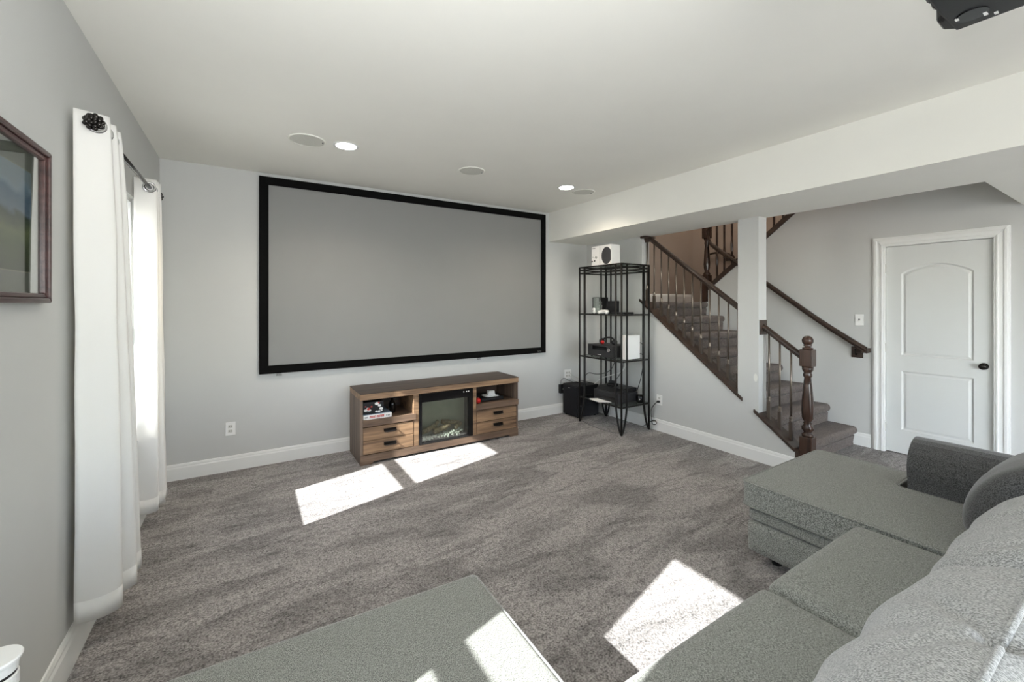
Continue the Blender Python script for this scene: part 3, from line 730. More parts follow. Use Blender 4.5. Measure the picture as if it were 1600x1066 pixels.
for (cx, cz, s_) in ((0.958, .094, .013), (0.985, .112, .008), (1.052, .142, .008), (0.93, .118, .006)):
    obj('red_artwork', ball(BM(), (cx, 4.0735, zs + cz), s_, 8, (1.2, 0.12, 0.9)), M['red'], ga)
sp = thing('bottle', 'slim dark glossy bottle standing in the left cubby beside the boxes', 'bottle', (1.215, 4.20, zs))
obj('body', lathe(BM(), [(0.030, 0), (0.032, 0.004), (0.032, 0.085), (0.026, 0.105), (0.014, 0.122), (0.013, 0.150)], (1.215, 4.20, zs), n=20), M['plastic3'], sp, smooth=True)
obj('cap', lathe(BM(), [(0.015, 0.150), (0.015, 0.168), (0.012, 0.171)], (1.215, 4.20, zs), n=16), M['grey'], sp, smooth=True)
gb = thing('bauble', 'small shiny red bauble on the left side of the right cubby', 'ornament', (2.115, 4.075, zs))
obj('ball', ball(BM(), (2.112, 4.072, zs + 0.032), 0.032, 16), M['redg'], gb, smooth=True)
obj('cap', lathe(BM(), [(0.009, 0.060), (0.009, 0.070), (0.004, 0.074)], (2.112, 4.072, zs), n=10), M['chrome'], gb)
dv = thing('disc_player', 'black disc player box in the right cubby of the console', 'player', (2.30, 4.22, zs))
obj('body', box(BM(), 2.17, 2.45, 4.10, 4.36, zs + 0.004, zs + 0.042), M['plastic'], dv, bevel=0.004)
obj('tray', box(BM(), 2.22, 2.34, 4.0975, 4.101, zs + 0.020, zs + 0.030), M['plastic2'], dv)
wp = thing('paper_hat', 'white folded paper shape on top of the black disc player', 'paper', (2.32, 4.17, zs + 0.042))
b = BM(); prism(b, [(2.278, 0), (2.365, 0), (2.358, .048), (2.284, .050)], 'Y', 4.14, 4.19)
for v in b.verts: v.co.z += zs + 0.055
obj('crown', b, M['paper'], wp, bevel=0.004)
b = BM(); prism(b, [(2.22, .010), (2.25, .020), (2.30, .012), (2.38, .010), (2.405, .004), (2.38, .0), (2.29, .0)], 'Y', 4.115, 4.21)
for v in b.verts: v.co.z += zs + 0.043
obj('brim', b, M['paper'], wp)

# ------------------------------------------------------------------ metal rack
ra = (3.575, 4.035, 3.385, 4.095)             # x0 x1 y0 y1
ZR = 1.951
rk = thing('metal_rack', 'tall black wrought metal shelving rack with glass shelves beside the stairs', 'shelving', ((ra[0] + ra[1]) / 2, (ra[2] + ra[3]) / 2, 0))
R_ = 0.0115; OFF = 0.088
for cx, sx in ((ra[0], 1), (ra[1], -1)):
    for cy, sy in ((ra[2], 1), (ra[3], -1)):
        obj('corner_post', tube(BM(), [(cx, cy, 0.0), (cx, cy, ZR)], R_, 8), M['black'], rk, smooth=True)
        for dx, dy in ((sx * OFF, 0), (0, sy * OFF)):
            pts = [(cx + dx * q, cy + dy * q, z) for q, z in ((0.05, 0.004), (0.36, 0.055), (0.62, 0.13), (0.84, 0.225), (0.96, 0.31), (1, 0.42), (1, 1.0))]
            obj('side_rod', tube(BM(), smooth_pts(pts, 4) + [Vector((cx + dx, cy + dy, ZR))], R_ * 0.95, 8), M['black'], rk, smooth=True)
for z in (ZR, ZR - 0.036, ZR - 0.075):
    b = BM(); loop = [(ra[0], ra[2], z), (ra[1], ra[2], z), (ra[1], ra[3], z), (ra[0], ra[3], z)]
    for i in range(4): tube(b, [loop[i], loop[(i + 1) % 4]], 0.009, 6)
    obj('top_rail', b, M['black'], rk)
SH = [1.363, 0.832, 0.312]
for z in SH + [ZR - 0.004]:
    b = BM()
    if z < 1.9:
        loop = [(ra[0], ra[2], z), (ra[1], ra[2], z), (ra[1], ra[3], z), (ra[0], ra[3], z)]
        for i in range(4): tube(b, [loop[i], loop[(i + 1) % 4]], 0.009, 6)
        obj('shelf_rail', b, M['black'], rk)
        b = BM()
    box(b, ra[0] + 0.006, ra[1] - 0.006, ra[2] + 0.006, ra[3] - 0.006, z + 0.004, z + 0.010); obj('glass_shelf', b, M['sglass'], rk)

# things on the rack
zt = ZR + 0.009
cb = thing('console_box', 'white game console carton with a black disc picture on top of the rack', 'box', (3.69, 3.75, zt))
obj('carton', box(BM(), 3.615, 3.763, 3.585, 3.917, zt, zt + 0.238), M['white'], cb, bevel=0.003)
b = BM(); pts = []
for k in range(25):
    a = -PI / 2 - PI * k / 24 * 1.0
    pts.append((3.690 + 0.0 + (-math.cos(a)) * 0.082, zt + 0.116 + math.sin(a) * 0.104))
pts = [(min(p[0], 3.745), p[1]) for p in pts]
cen = 3.660
poly = [(cen + 0.082 * math.cos(2 * PI * k / 36), zt + 0.110 + 0.102 * math.sin(2 * PI * k / 36)) for k in range(36)]
poly = [(max(p[0], 3.590), p[1]) for p in poly]
prism(b, poly, 'X', 3.6125, 3.6155); obj('disc_picture', b, mat('disc_print', (58, 58, 60), 0.6, var=0.2, scale=300), cb)
b = BM()
for (y, z, r) in ((3.905, .055, .011), (3.862, .060, .011), (3.888, .108, .004), (3.848, .098, .006), (3.835, .090, .006), (3.842, .112, .006), (3.826, .102, .006)):
    lathe(b, [(r, 0), (r, 0.003)], (3.6115, y, zt + z), 'X', 12)
obj('controller_buttons', b, M['plastic'], cb)
b = BM(); box(b, 3.6125, 3.6155, 3.770, 3.773, zt + 0.02, zt + 0.225); box(b, 3.6125, 3.6155, 3.85, 3.90, zt + 0.210, zt + 0.217); obj('print_line', b, M['grey'], cb)

z1 = SH[0] + 0.0105
dc = thing('display_case', 'small black cube display case with white figurine on the upper shelf', 'display case', (3.72, 3.86, z1))
b = BM(); dx0, dx1, dy_0, dy_1 = 3.66, 3.78, 3.80, 3.95
box(b, dx1 - 0.01, dx1, dy_0, dy_1, z1, z1 + 0.20); box(b, dx0, dx1 - 0.01, dy_0, dy_1, z1, z1 + 0.008); box(b, dx0, dx1 - 0.01, dy_0, dy_1, z1 + 0.192, z1 + 0.20)
box(b, dx0, dx0 + 0.008, dy_1 - 0.008, dy_1, z1 + 0.008, z1 + 0.192); box(b, dx0, dx0 + 0.008, dy_0, dy_0 + 0.008, z1 + 0.008, z1 + 0.192)
obj('case', b, M['plastic'], dc)
obj('case_glass', box(BM(), dx0 + 0.002, dx0 + 0.005, dy_0 + 0.008, dy_1 - 0.008, z1 + 0.008, z1 + 0.192), M['sglass'], dc)
fg = thing('figurine', 'pale standing figurine inside the black display case', 'figurine', (3.72, 3.87, z1 + 0.009))
b = BM(); lathe(b, [(0.026, 0), (0.028, 0.02), (0.018, 0.05), (0.022, 0.09), (0.012, 0.105), (0.016, 0.125), (0.012, 0.145), (0.002, 0.155)], (3.72, 3.87, z1 + 0.009), n=14); obj('body', b, M['offwhite'], fg, smooth=True)
b = BM(); ball(b, (3.695, 3.90, z1 + 0.07), 0.014, 8, (1, 1, 1.6)); ball(b, (3.695, 3.84, z1 + 0.07), 0.014, 8, (1, 1, 1.6)); obj('arm', b, M['offwhite'], fg, smooth=True)
wh = thing('white_figure', 'small white ball-headed toy in front of the display case on the upper shelf', 'toy', (3.63, 3.89, z1))
b = BM(); ball(b, (3.63, 3.885, z1 + 0.020), 0.020, 10, (1, 1.2, 1)); ball(b, (3.63, 3.892, z1 + 0.052), 0.020, 12); obj('body', b, M['white'], wh, smooth=True)
b = BM(); ball(b, (3.614, 3.898, z1 + 0.056), 0.004, 6); ball(b, (3.614, 3.884, z1 + 0.056), 0.004, 6); obj('eye', b, M['plastic'], wh)
rt = thing('router', 'black upright router box beside the display case on the upper shelf', 'router', (3.76, 3.70, z1))
obj('body', box(BM(), 3.74, 3.79, 3.62, 3.79, z1, z1 + 0.155), M['plastic'], rt, bevel=0.006)
b = BM(); [box(b, 3.737, 3.741, 3.64 + 0.02 * k, 3.65 + 0.02 * k, z1 + 0.09, z1 + 0.14) for k in range(7)]; obj('vent_slot', b, M['plastic2'], rt)
gc = thing('game_controller', 'white game controller lying at the edge of the upper shelf', 'controller', (3.62, 3.72, z1))
b = BM(); tube(b, smooth_pts([(3.60, 3.79, z1 + 0.014), (3.645, 3.775, z1 + 0.024), (3.655, 3.725, z1 + 0.028), (3.645, 3.675, z1 + 0.024), (3.60, 3.66, z1 + 0.014)], 5), [0.012] + [0.019] * 3 + [0.022] * 15 + [0.019, 0.012], 10); obj('body', b, M['white'], gc, smooth=True)
b = BM(); ball(b, (3.650, 3.75, z1 + 0.051), 0.008, 8); ball(b, (3.650, 3.70, z1 + 0.051), 0.008, 8); obj('thumbstick', b, M['plastic'], gc, smooth=True)
fb = thing('streaming_box', 'flat black media box lying near the stair end of the upper shelf', 'media box', (3.72, 3.47, z1))
obj('body', box(BM(), 3.62, 3.80, 3.405, 3.60, z1, z1 + 0.022), M['plastic'], fb, bevel=0.004)
obj('light_strip', box(BM(), 3.6185, 3.6205, 3.43, 3.47, z1 + 0.009, z1 + 0.012), M['grey'], fb)

z2 = SH[1] + 0.0105
av = thing('stereo_receiver', 'black stereo receiver with silver top strip and knob on the middle shelf', 'receiver', (3.72, 3.79, z2))
obj('body', box(BM(), 3.615, 3.90, 3.565, 3.985, z2 + 0.012, z2 + 0.152), M['plastic2'], av, bevel=0.004)
b = BM()
for y in (3.60, 3.95):
    for x in (3.65, 3.87): lathe(b, [(0.014, 0), (0.014, 0.013)], (x, y, z2), n=10)
obj('foot', b, M['plastic'], av)
obj('display', box(BM(), 3.612, 3.616, 3.66, 3.90, z2 + 0.090, z2 + 0.135), M['plastic3'], av)
obj('silver_strip', box(BM(), 3.611, 3.616, 3.64, 3.93, z2 + 0.140, z2 + 0.147), M['chrome'], av)
obj('volume_knob', lathe(BM(), [(0.024, 0), (0.024, -0.014), (0.020, -0.018)], (3.615, 3.615, z2 + 0.10), 'X', 18), M['chrome'], av, smooth=True)
obj('name_mark', box(BM(), 3.6125, 3.6155, 3.75, 3.81, z2 + 0.032, z2 + 0.039), M['offwhite'], av)
hd = thing('headset', 'black and red headset resting on top of the stereo receiver', 'headset', (3.72, 3.74, z2 + 0.152))
b = BM(); tube(b, [(3.72 + 0.02 * math.sin(PI * k / 14), 3.74 + 0.105 * math.cos(PI * k / 14), z2 + 0.185 + 0.055 * math.sin(PI * k / 14)) for k in range(15)], 0.011, 8); obj('headband', b, M['plastic'], hd, smooth=True)
for y in (3.845, 3.635):
    b = BM(); lathe(b, [(0.030, -0.020), (0.036, -0.012), (0.036, 0.012), (0.030, 0.020)], (3.72, y, z2 + 0.190), 'Y', 14); obj('ear_cup', b, M['plastic'], hd, smooth=True)
b = BM(); ball(b, (3.685, 3.80, z2 + 0.180), 0.026, 10, (0.6, 1.2, 0.9)); obj('red_pad', b, M['redg'], hd, smooth=True)
wc = thing('game_console', 'white upright game console box at the stair end of the middle shelf', 'game console', (3.80, 3.46, z2))
obj('body', box(BM(), 3.68, 3.925, 3.425, 3.495, z2 + 0.004, z2 + 0.285), M['white'], wc, bevel=0.006)
obj('stand', box(BM(), 3.69, 3.915, 3.43, 3.49, z2, z2 + 0.006), M['plastic'], wc)

z3 = SH[2] + 0.0105
rc = thing('printer', 'large matt black printer on the lowest shelf of the rack', 'printer', (3.80, 3.72, z3))
b = BM(); box(b, 3.66, 3.98, 3.50, 3.93, z3, z3 + 0.115); obj('body', b, M['plastic2'], rc, bevel=0.012)
b = BM(); prism(b, [(3.68, z3 + 0.115), (3.98, z3 + 0.115), (3.98, z3 + 0.160), (3.74, z3 + 0.160)], 'Y', 3.52, 3.91); obj('scanner_lid', b, M['plastic'], rc, bevel=0.006)
obj('paper_slot', box(BM(), 3.657, 3.662, 3.56, 3.87, z3 + 0.03, z3 + 0.06), M['plastic3'], rc)
lt = thing('cable_bundle', 'dark coiled adapter lying on the printer at the rack centre', 'adapter', (3.80, 3.75, z3 + 0.16))
obj('body', box(BM(), 3.76, 3.84, 3.69, 3.80, z3 + 0.161, z3 + 0.195), M['plastic3'], lt, bevel=0.008)
obj('coil', tube(BM(), [(3.80 + 0.04 * math.cos(k * 0.5), 3.745 + 0.05 * math.sin(k * 0.5), z3 + 0.200 + 0.0006 * k) for k in range(30)], 0.004, 6), M['plastic'], lt, smooth=True)
pp = thing('paper_sheet', 'white sheets of paper sticking out of the lowest shelf below the printer', 'paper', (3.60, 3.80, z3))
b = BM(); prism(b, [(3.530, 3.69), (3.655, 3.62), (3.655, 3.84), (3.545, 3.88)], 'Z', z3 + 0.0005, z3 + 0.004); obj('sheet', b, M['paper'], pp)
b = BM(); prism(b, [(3.535, 3.72), (3.645, 3.66), (3.650, 3.85), (3.56, 3.90)], 'Z', z3 + 0.0042, z3 + 0.006); obj('sheet', b, M['paper'], pp)
wcam = thing('speaker_puck', 'small round black gadget with a white light on the lowest shelf', 'gadget', (3.94, 3.44, z3))
obj('body', lathe(BM(), [(0.034, 0), (0.042, 0.02), (0.042, 0.07), (0.034, 0.092), (0.0, 0.094)], (3.94, 3.44, z3), n=18), M['plastic3'], wcam, smooth=True)
obj('light', ball(BM(), (3.908, 3.415, z3 + 0.045), 0.008, 8), M['white'], wcam)

# subwoofer and what is plugged in round it
sw = thing('subwoofer', 'black cube subwoofer on the carpet in the corner behind the rack', 'speaker', (3.81, 4.34, 0))
obj('cabinet', box(BM(), 3.625, 3.99, 4.185, 4.495, 0.015, 0.415), M['speaker_cloth'], sw, bevel=0.008)
obj('grille', box(BM(), 3.618, 3.628, 4.20, 4.48, 0.03, 0.40), mat('grille_cloth', (16, 17, 24), 0.9, var=0.2, scale=300, bump=0.4), sw, bevel=0.004)
obj('badge', box(BM(), 3.6155, 3.6185, 4.33, 4.375, 0.372, 0.382), M['chrome'], sw)
b = BM()
for x in (3.66, 3.95):
    for y in (4.22, 4.46): lathe(b, [(0.016, 0), (0.016, 0.016)], (x, y, 0), n=10)
obj('foot', b, M['plastic'], sw)
obj('rear_dial', lathe(BM(), [(0.012, 0), (0.012, -0.010)], (3.66, 4.184, 0.16), 'Y', 12), M['chrome'], sw)

def outlet(name, label, face, a, z, w_=0.075, h_=0.118, gang=1, plugs=0):
    """face: 'B' on the back wall at x=a, 'R' on the stair wall at y=a, 'H' on the hall wall at y=a"""
    pl = {'B': YB, 'R': XR, 'H': XD}[face]
    loc = (a, pl, z) if face == 'B' else (pl, a, z)
    t = thing(name, label, 'light switch' if 'switch' in name else 'outlet', loc)
    def bx(u0, u1, d0, d1, z0, z1):
        b = BM()
        return box(b, a + u0, a + u1, pl - d1, pl - d0, z + z0, z + z1) if face == 'B' else box(b, pl - d1, pl - d0, a + u0, a + u1, z + z0, z + z1)
    obj('cover_plate', bx(-w_ / 2, w_ / 2, 0, 0.006, -h_ / 2, h_ / 2), M['white'], t, bevel=0.002)
    for g_ in range(gang):
        u = (g_ - (gang - 1) / 2) * 0.046
        if 'switch' in name:
            obj('toggle', bx(u - 0.005, u + 0.005, 0.006, 0.016, -0.004, 0.012), M['grey'], t)
        else:
            for dz_ in (-0.021, 0.021):
                s = obj('socket', bx(u - 0.016, u + 0.016, 0.006, 0.008, dz_ - 0.014, dz_ + 0.014), M['offwhite'], t, bevel=0.001)
                for du in (-0.006, 0.006): obj('slot', bx(u + du - 0.0015, u + du + 0.0015, 0.008, 0.0085, dz_ - 0.004, dz_ + 0.006), M['plastic'], s)
    return t
outlet('wall_outlet', 'white wall outlet low on the back wall left of the console', 'B', -0.136, 0.377)
outlet('wall_outlet', 'white double outlet plate on the back wall just above the subwoofer', 'B', 3.747, 0.52, 0.118, 0.13, 2)
outlet('wall_outlet', 'white outlet with a black plug under the sloping stair board', 'R', 3.285, 0.363)
outlet('light_switch', 'white light switch on the grey wall left of the door', 'H', 1.833, 1.324)
ad = thing('power_adapter', 'square black power adapter on the back wall left of the subwoofer', 'adapter', (3.62, YB, 0.33))
obj('body', box(BM(), 3.583, 3.665, YB - 0.045, YB - 0.0005, 0.275, 0.395), M['plastic'], ad, bevel=0.006)
obj('light', ball(BM(), (3.63, YB - 0.046, 0.335), 0.007, 8), M['white'], ad)
def cable(label, pts, r=0.0035, m=None, plug=None):
    t = thing('cable', label, 'cable', pts[0])
    obj('cord', tube(BM(), smooth_pts(pts, 5), r, 6), m or M['plastic'], t, smooth=True)
    if plug: obj('plug', plug, M['plastic'], t, bevel=0.003)
    return t
cable('black cord looping from the plug in the outlet under the stairs down to the carpet', [(4.075, 3.285, 0.345), (4.05, 3.30, 0.33), (4.045, 3.36, 0.24), (4.05, 3.36, 0.12), (4.04, 3.33, 0.075), (4.05, 3.29, 0.09), (4.055, 3.31, 0.12), (4.05, 3.37, 0.10), (4.055, 3.42, 0.06), (4.07, 3.50, 0.008)], 0.0042, None, box(BM(), 4.065, 4.091, 3.272, 3.298, 0.333, 0.357))
cable('thin grey cord lying across the carpet under the rack', [(3.60, 4.05, 0.005), (3.55, 3.85, 0.005), (3.56, 3.60, 0.005), (3.62, 3.45, 0.005), (3.72, 3.44, 0.005), (3.80, 3.60, 0.006), (3.84, 3.80, 0.006)], 0.004, M['grey'])
cable('black cord hanging from the white console down to the lowest shelf', [(3.93, 3.46, 0.90), (3.99, 3.45, 0.89), (4.01, 3.45, 0.80), (3.99, 3.47, 0.60), (3.96, 3.50, 0.44), (3.95, 3.49, 0.36)], 0.004)
cable('short black cable looping behind the white console', [(3.927, 3.47, 1.02), (3.96, 3.45, 1.03), (4.00, 3.43, 0.98), (4.01, 3.43, 0.87)], 0.004)
cable('dark cord arching from the subwoofer corner to the receiver', [(3.70, 4.17, 0.425), (3.72, 4.15, 0.55), (3.76, 4.12, 0.595), (3.85, 4.05, 0.58), (3.93, 3.93, 0.63), (3.94, 3.85, 0.75), (3.91, 3.80, 0.87)], 0.0045)
cable('black cable dropping behind the receiver to the printer top', [(3.905, 3.70, 0.90), (3.93, 3.69, 0.75), (3.90, 3.72, 0.62), (3.86, 3.77, 0.53)], 0.004)
cable('white cable running from the receiver down behind the rack', [(3.905, 3.64, 0.88), (3.94, 3.66, 0.74), (3.98, 3.78, 0.63), (4.0, 3.92, 0.58), (3.97, 4.12, 0.50), (3.90, 4.17, 0.43)], 0.005, M['white'])
cable('upper white cord from the double outlet toward the rack', [(3.772, YB - 0.012, 0.54), (3.80, YB - 0.06, 0.50), (3.86, 4.44, 0.47), (3.97, 4.36, 0.45)], 0.004, M['offwhite'])
cable('lower white cord from the double outlet onto the subwoofer', [(3.772, YB - 0.012, 0.50), (3.79, YB - 0.05, 0.46), (3.84, 4.45, 0.425), (3.93, 4.34, 0.42)], 0.004, M['offwhite'])
cable('thin dark cord arching from the power adapter over the subwoofer', [(3.60, YB - 0.03, 0.395), (3.61, YB - 0.03, 0.45), (3.66, YB - 0.035, 0.475), (3.72, 4.47, 0.44), (3.78, 4.40, 0.421), (3.86, 4.34, 0.42)], 0.0035)

# ------------------------------------------------------------------ curtains
cr = thing('curtain_rod', 'dark metal curtain rod with round finial above the window', 'curtain rod', (-0.542, 3.05, 2.25))
RX, RZ = -0.542, 2.250
obj('rod', tube(BM(), [(RX, 2.41, RZ), (RX, 3.80, RZ)], 0.011, 12), M['bronze'], cr, smooth=True)
for ye, sg in ((2.405, -1), (3.815, 1)):
    b = BM(); lathe(b, [(0.012, 0.010), (0.020, 0.004), (0.020, -0.004), (0.012, -0.008)], (RX, ye, RZ), 'Y', 12)
    f = obj('finial', b, M['bronze'], cr, smooth=True)
    for ring, (n_, rr, off, s) in enumerate(((9, 0.027, 0.0, 0.010), (8, 0.021, 0.011, 0.010), (5, 0.010, 0.019, 0.009))):
        for k in range(n_):
            a = 2 * PI * k / n_ + ring * 0.3
            q = BM(); ball(q, (RX + rr * math.cos(a), ye + sg * (0.012 + off), RZ + rr * math.sin(a)), s, 8, (1, 0.7, 1))
            obj('bead', q, M['bronze'], f, smooth=True)
for y in (2.515, 3.745):
    b = BM(); tube(b, [(XL, y, RZ - 0.03), (RX, y, RZ - 0.012)], 0.008); box(b, XL, XL + 0.006, y - 0.015, y + 0.015, RZ - 0.07, RZ + 0.01); obj('bracket', b, M['bronze'], cr)

def curtain(label, top, bot, zt_, zb_, gy, first_hole):
    """top/bot: zigzag plan lines (x,y); a cloth ruled between them, flaring downwards"""
    t = thing('curtain', label, 'curtain', (RX, (top[0][1] + top[-1][1]) / 2, zb_), 'white curtains')
    k = 9
    T_ = smooth_pts([(p[0], p[1], 0) for p in top], k); B_ = smooth_pts([(p[0], p[1], 0) for p in bot], k)
    nz_ = 40; b = BM(); rows = []
    for i in range(nz_ + 1):
        u = i / nz_; z = zt_ + (zb_ - zt_) * u; f = u ** 0.7
        row = []
        for j, (a, c_) in enumerate(zip(T_, B_)):
            p = a.lerp(c_, f)
            wob = 0.010 * math.sin(3.0 * u + j * 0.21) * u + 0.006 * mnoise.noise(Vector((j * 0.15, u * 6, first_hole)))
            row.append(b.verts.new((p.x + wob * 0.6, p.y + wob, z - 0.012 * u * math.sin(j * 0.35))))
        rows.append(row)
    for a, c_ in zip(rows, rows[1:]):
        for j in range(len(a) - 1): b.faces.new([a[j], a[j + 1], c_[j + 1], c_[j]])
    obj('cloth', b, M['curtain'], t, smooth=True, solid=0.003)
    # hem: a second layer of cloth along the foot
    b = BM(); rows = []
    for u in (0.958, 1.0):
        z = zt_ + (zb_ - zt_) * u; f = u ** 0.7; row = []
        for j, (a, c_) in enumerate(zip(T_, B_)):
            p = a.lerp(c_, f); wob = 0.010 * math.sin(3.0 * u + j * 0.21) * u + 0.006 * mnoise.noise(Vector((j * 0.15, u * 6, first_hole)))
            row.append(b.verts.new((p.x + wob * 0.6, p.y + wob, z - 0.012 * u * math.sin(j * 0.35) - 0.001)))
        rows.append(row)
    for j in range(len(rows[0]) - 1): b.faces.new([rows[0][j], rows[0][j + 1], rows[1][j + 1], rows[1][j]])
    obj('hem', b, M['curtain'], t, smooth=True, solid=0.0045)
    for y, ang in gy:
        g_ = BM(); n_ = 24
        c0 = Vector((RX, y, RZ)); ax = Vector((math.sin(ang), math.cos(ang), 0)); uu = Vector((math.cos(ang), -math.sin(ang), 0)); vv = Vector((0, 0, 1))
        rings = []
        for k_ in range(n_):
            a = 2 * PI * k_ / n_; rad = uu * math.cos(a) + vv * math.sin(a)
            rings.append([g_.verts.new(c0 + rad * rr + ax * hh) for rr, hh in ((0.022, -0.006), (0.034, -0.006), (0.036, 0.0), (0.034, 0.006), (0.022, 0.006))])
        for k_ in range(n_):
            a, c_ = rings[k_], rings[(k_ + 1) % n_]
            for q in range(5): g_.faces.new([a[q], a[(q + 1) % 5], c_[(q + 1) % 5], c_[q]])
        obj('grommet', g_, M['chrome'], t, smooth=True)
    return t
top = [(-0.606, 2.405), (-0.505, 2.455), (-0.605, 2.505), (-0.505, 2.555), (-0.605, 2.60), (-0.505, 2.645), (-0.605, 2.69)]
bot = [(-0.606, 2.41), (-0.462, 2.475), (-0.600, 2.54), (-0.450, 2.62), (-0.600, 2.69), (-0.452, 2.77), (-0.600, 2.84)]
curtain('long white grommet curtain hanging nearest the framed picture', top, bot, 2.298, 0.185, [(2.43, -0.45), (2.48, 0.45), (2.53, -0.45), (2.58, 0.45), (2.622, -0.45)], 1.0)
top = [(-0.618, 3.545), (-0.508, 3.572), (-0.605, 3.595), (-0.505, 3.618), (-0.605, 3.645), (-0.505, 3.672), (-0.605, 3.70)]
bot = [(-0.618, 3.545), (-0.492, 3.59), (-0.600, 3.63), (-0.484, 3.68), (-0.600, 3.73), (-0.482, 3.78), (-0.600, 3.83)]
curtain('long white sunlit grommet curtain hanging by the back corner of the room', top, bot, 2.305, 0.150, [(3.55, -0.35), (3.577, 0.35), (3.604, -0.35), (3.632, 0.35), (3.658, -0.35)], 5.0)

# ------------------------------------------------------------------ framed picture
pc = thing('framed_picture', 'landscape print in a dark mahogany frame on the left wall', 'picture', (XL, 1.80, 1.50))
q0, q1, z0, z1_ = 1.42, 2.16, 1.50, 2.035
def fbar(w0, w1, d):
    b = BM()
    for p in ([(q0 + w0, z0 + w0), (q1 - w0, z0 + w0), (q1 - w1, z0 + w1), (q0 + w1, z0 + w1)], [(q0 + w0, z1_ - w0), (q1 - w0, z1_ - w0), (q1 - w1, z1_ - w1), (q0 + w1, z1_ - w1)],
              [(q0 + w0, z0 + w0), (q0 + w1, z0 + w1), (q0 + w1, z1_ - w1), (q0 + w0, z1_ - w0)], [(q1 - w0, z0 + w0), (q1 - w1, z0 + w1), (q1 - w1, z1_ - w1), (q1 - w0, z1_ - w0)]):
        prism(b, p, 'X', XL + 0.001, XL + d)
    return b
obj('frame', fbar(0, 0.018, 0.030), M['pframe'], pc, bevel=0.004)
obj('frame_lip', fbar(0.0185, 0.034, 0.022), M['pframe'], pc, bevel=0.003)
matm = mat('picture_mat', (172, 172, 160), 0.8, var=0.05)
obj('mat_board', box(BM(), XL + 0.001, XL + 0.006, q0 + 0.03, q1 - 0.03, z0 + 0.03, z1_ - 0.03), matm, pc)
obj('mat_bevel', box(BM(), XL + 0.006, XL + 0.0068, q0 + 0.095, q1 - 0.095, z0 + 0.100, z1_ - 0.095), mat('mat_edge', (196, 196, 170), 0.8), pc)
mm_, nt2, b2 = newmat('landscape_print'); L2 = nt2.links.new
tc = nt2.nodes.new('ShaderNodeTexCoord'); sp_ = nt2.nodes.new('ShaderNodeSeparateXYZ'); L2(tc.outputs['Generated'], sp_.inputs[0])
n1 = nt2.nodes.new('ShaderNodeTexNoise'); n1.inputs['Scale'].default_value = 6; n1.inputs['Detail'].default_value = 8; L2(tc.outputs['Generated'], n1.inputs['Vector'])
ma = nt2.nodes.new('ShaderNodeMath'); ma.operation = 'MULTIPLY_ADD'; ma.inputs[1].default_value = 0.28; L2(n1.outputs['Fac'], ma.inputs[0]); L2(sp_.outputs['Z'], ma.inputs[2])
rp = nt2.nodes.new('ShaderNodeValToRGB'); er = rp.color_ramp.elements
er[0].position = 0.10; er[0].color = lin((112, 118, 96)); er[1].position = 1.15; er[1].color = lin((190, 206, 216))
for p, cc in ((0.36, (126, 140, 98)), (0.52, (156, 168, 116)), (0.66, (98, 114, 100)), (0.72, (150, 174, 194)), (0.86, (132, 162, 190)), (0.95, (190, 214, 232))):
    e_ = er.new(p); e_.color = lin(cc)
L2(ma.outputs[0], rp.inputs['Fac']); L2(rp.outputs[0], b2.inputs['Base Color']); b2.inputs['Roughness'].default_value = 0.7
obj('print', box(BM(), XL + 0.0068, XL + 0.0076, q0 + 0.099, q1 - 0.099, z0 + 0.104, z1_ - 0.099), mm_, pc)
obj('plaque', box(BM(), XL + 0.006, XL + 0.0072, 1.70, 1.88, z0 + 0.052, z0 + 0.084), mat('plaque_card', (168, 168, 156), 0.8), pc)
obj('glazing', box(BM(), XL + 0.012, XL + 0.014, q0 + 0.03, q1 - 0.03, z0 + 0.03, z1_ - 0.03), M['pglass'], pc)

# ------------------------------------------------------------------ projector
pj = thing('projector', 'dark grey projector hanging upside down from the ceiling', 'projector', (1.72, 0.27, 2.38))
b = BM(); out_ = [(1.50, 0.39), (1.73, 0.415), (1.75, 0.385), (1.83, 0.385), (1.86, 0.425), (1.93, 0.425), (1.965, 0.40), (1.975, 0.10), (1.94, 0.06), (1.53, 0.06), (1.495, 0.10)]
prism(b, out_, 'Z', 2.392, 2.502); obj('body', b, M['plastic'], pj, bevel=0.014, seg=3)
b = BM(); prism(b, [(1.52, 0.385), (1.64, 0.40), (1.80, 0.40), (1.94, 0.395), (1.955, 0.11), (1.93, 0.08), (1.54, 0.08), (1.515, 0.11)], 'Z', 2.379, 2.395); obj('face_plate', b, M['plastic'], pj, bevel=0.006)
b = BM(); lathe(b, [(0.036, 0), (0.036, 0.04), (0.032, 0.045), (0.027, 0.035), (0.0, 0.03)], (1.79, 0.37, 2.440), 'Y', 24); obj('lens', b, M['plastic3'], pj, smooth=True)
obj('dial_recess', lathe(BM(), [(0.035, 2.3755), (0.035, 2.380)], (1.865, 0.345, 0), n=24), M['plastic3'], pj)
for xa, ya, wa, ha in ((1.850, 0.372, 0.014, 0.008), (1.878, 0.318, 0.022, 0.008), (1.905, 0.300, 0.014, 0.008)):
    obj('label_mark', box(BM(), xa, xa + wa, ya, ya + ha, 2.3745, 2.377), M['white'], pj)
b = BM(); lathe(b, [(0.022, 2.495), (0.022, 2.70)], (1.73, 0.24, 0), n=16); lathe(b, [(0.075, 2.695), (0.075, 2.709)], (1.73, 0.24, 0), n=24); obj('ceiling_mount', b, M['plastic'], pj, smooth=False)

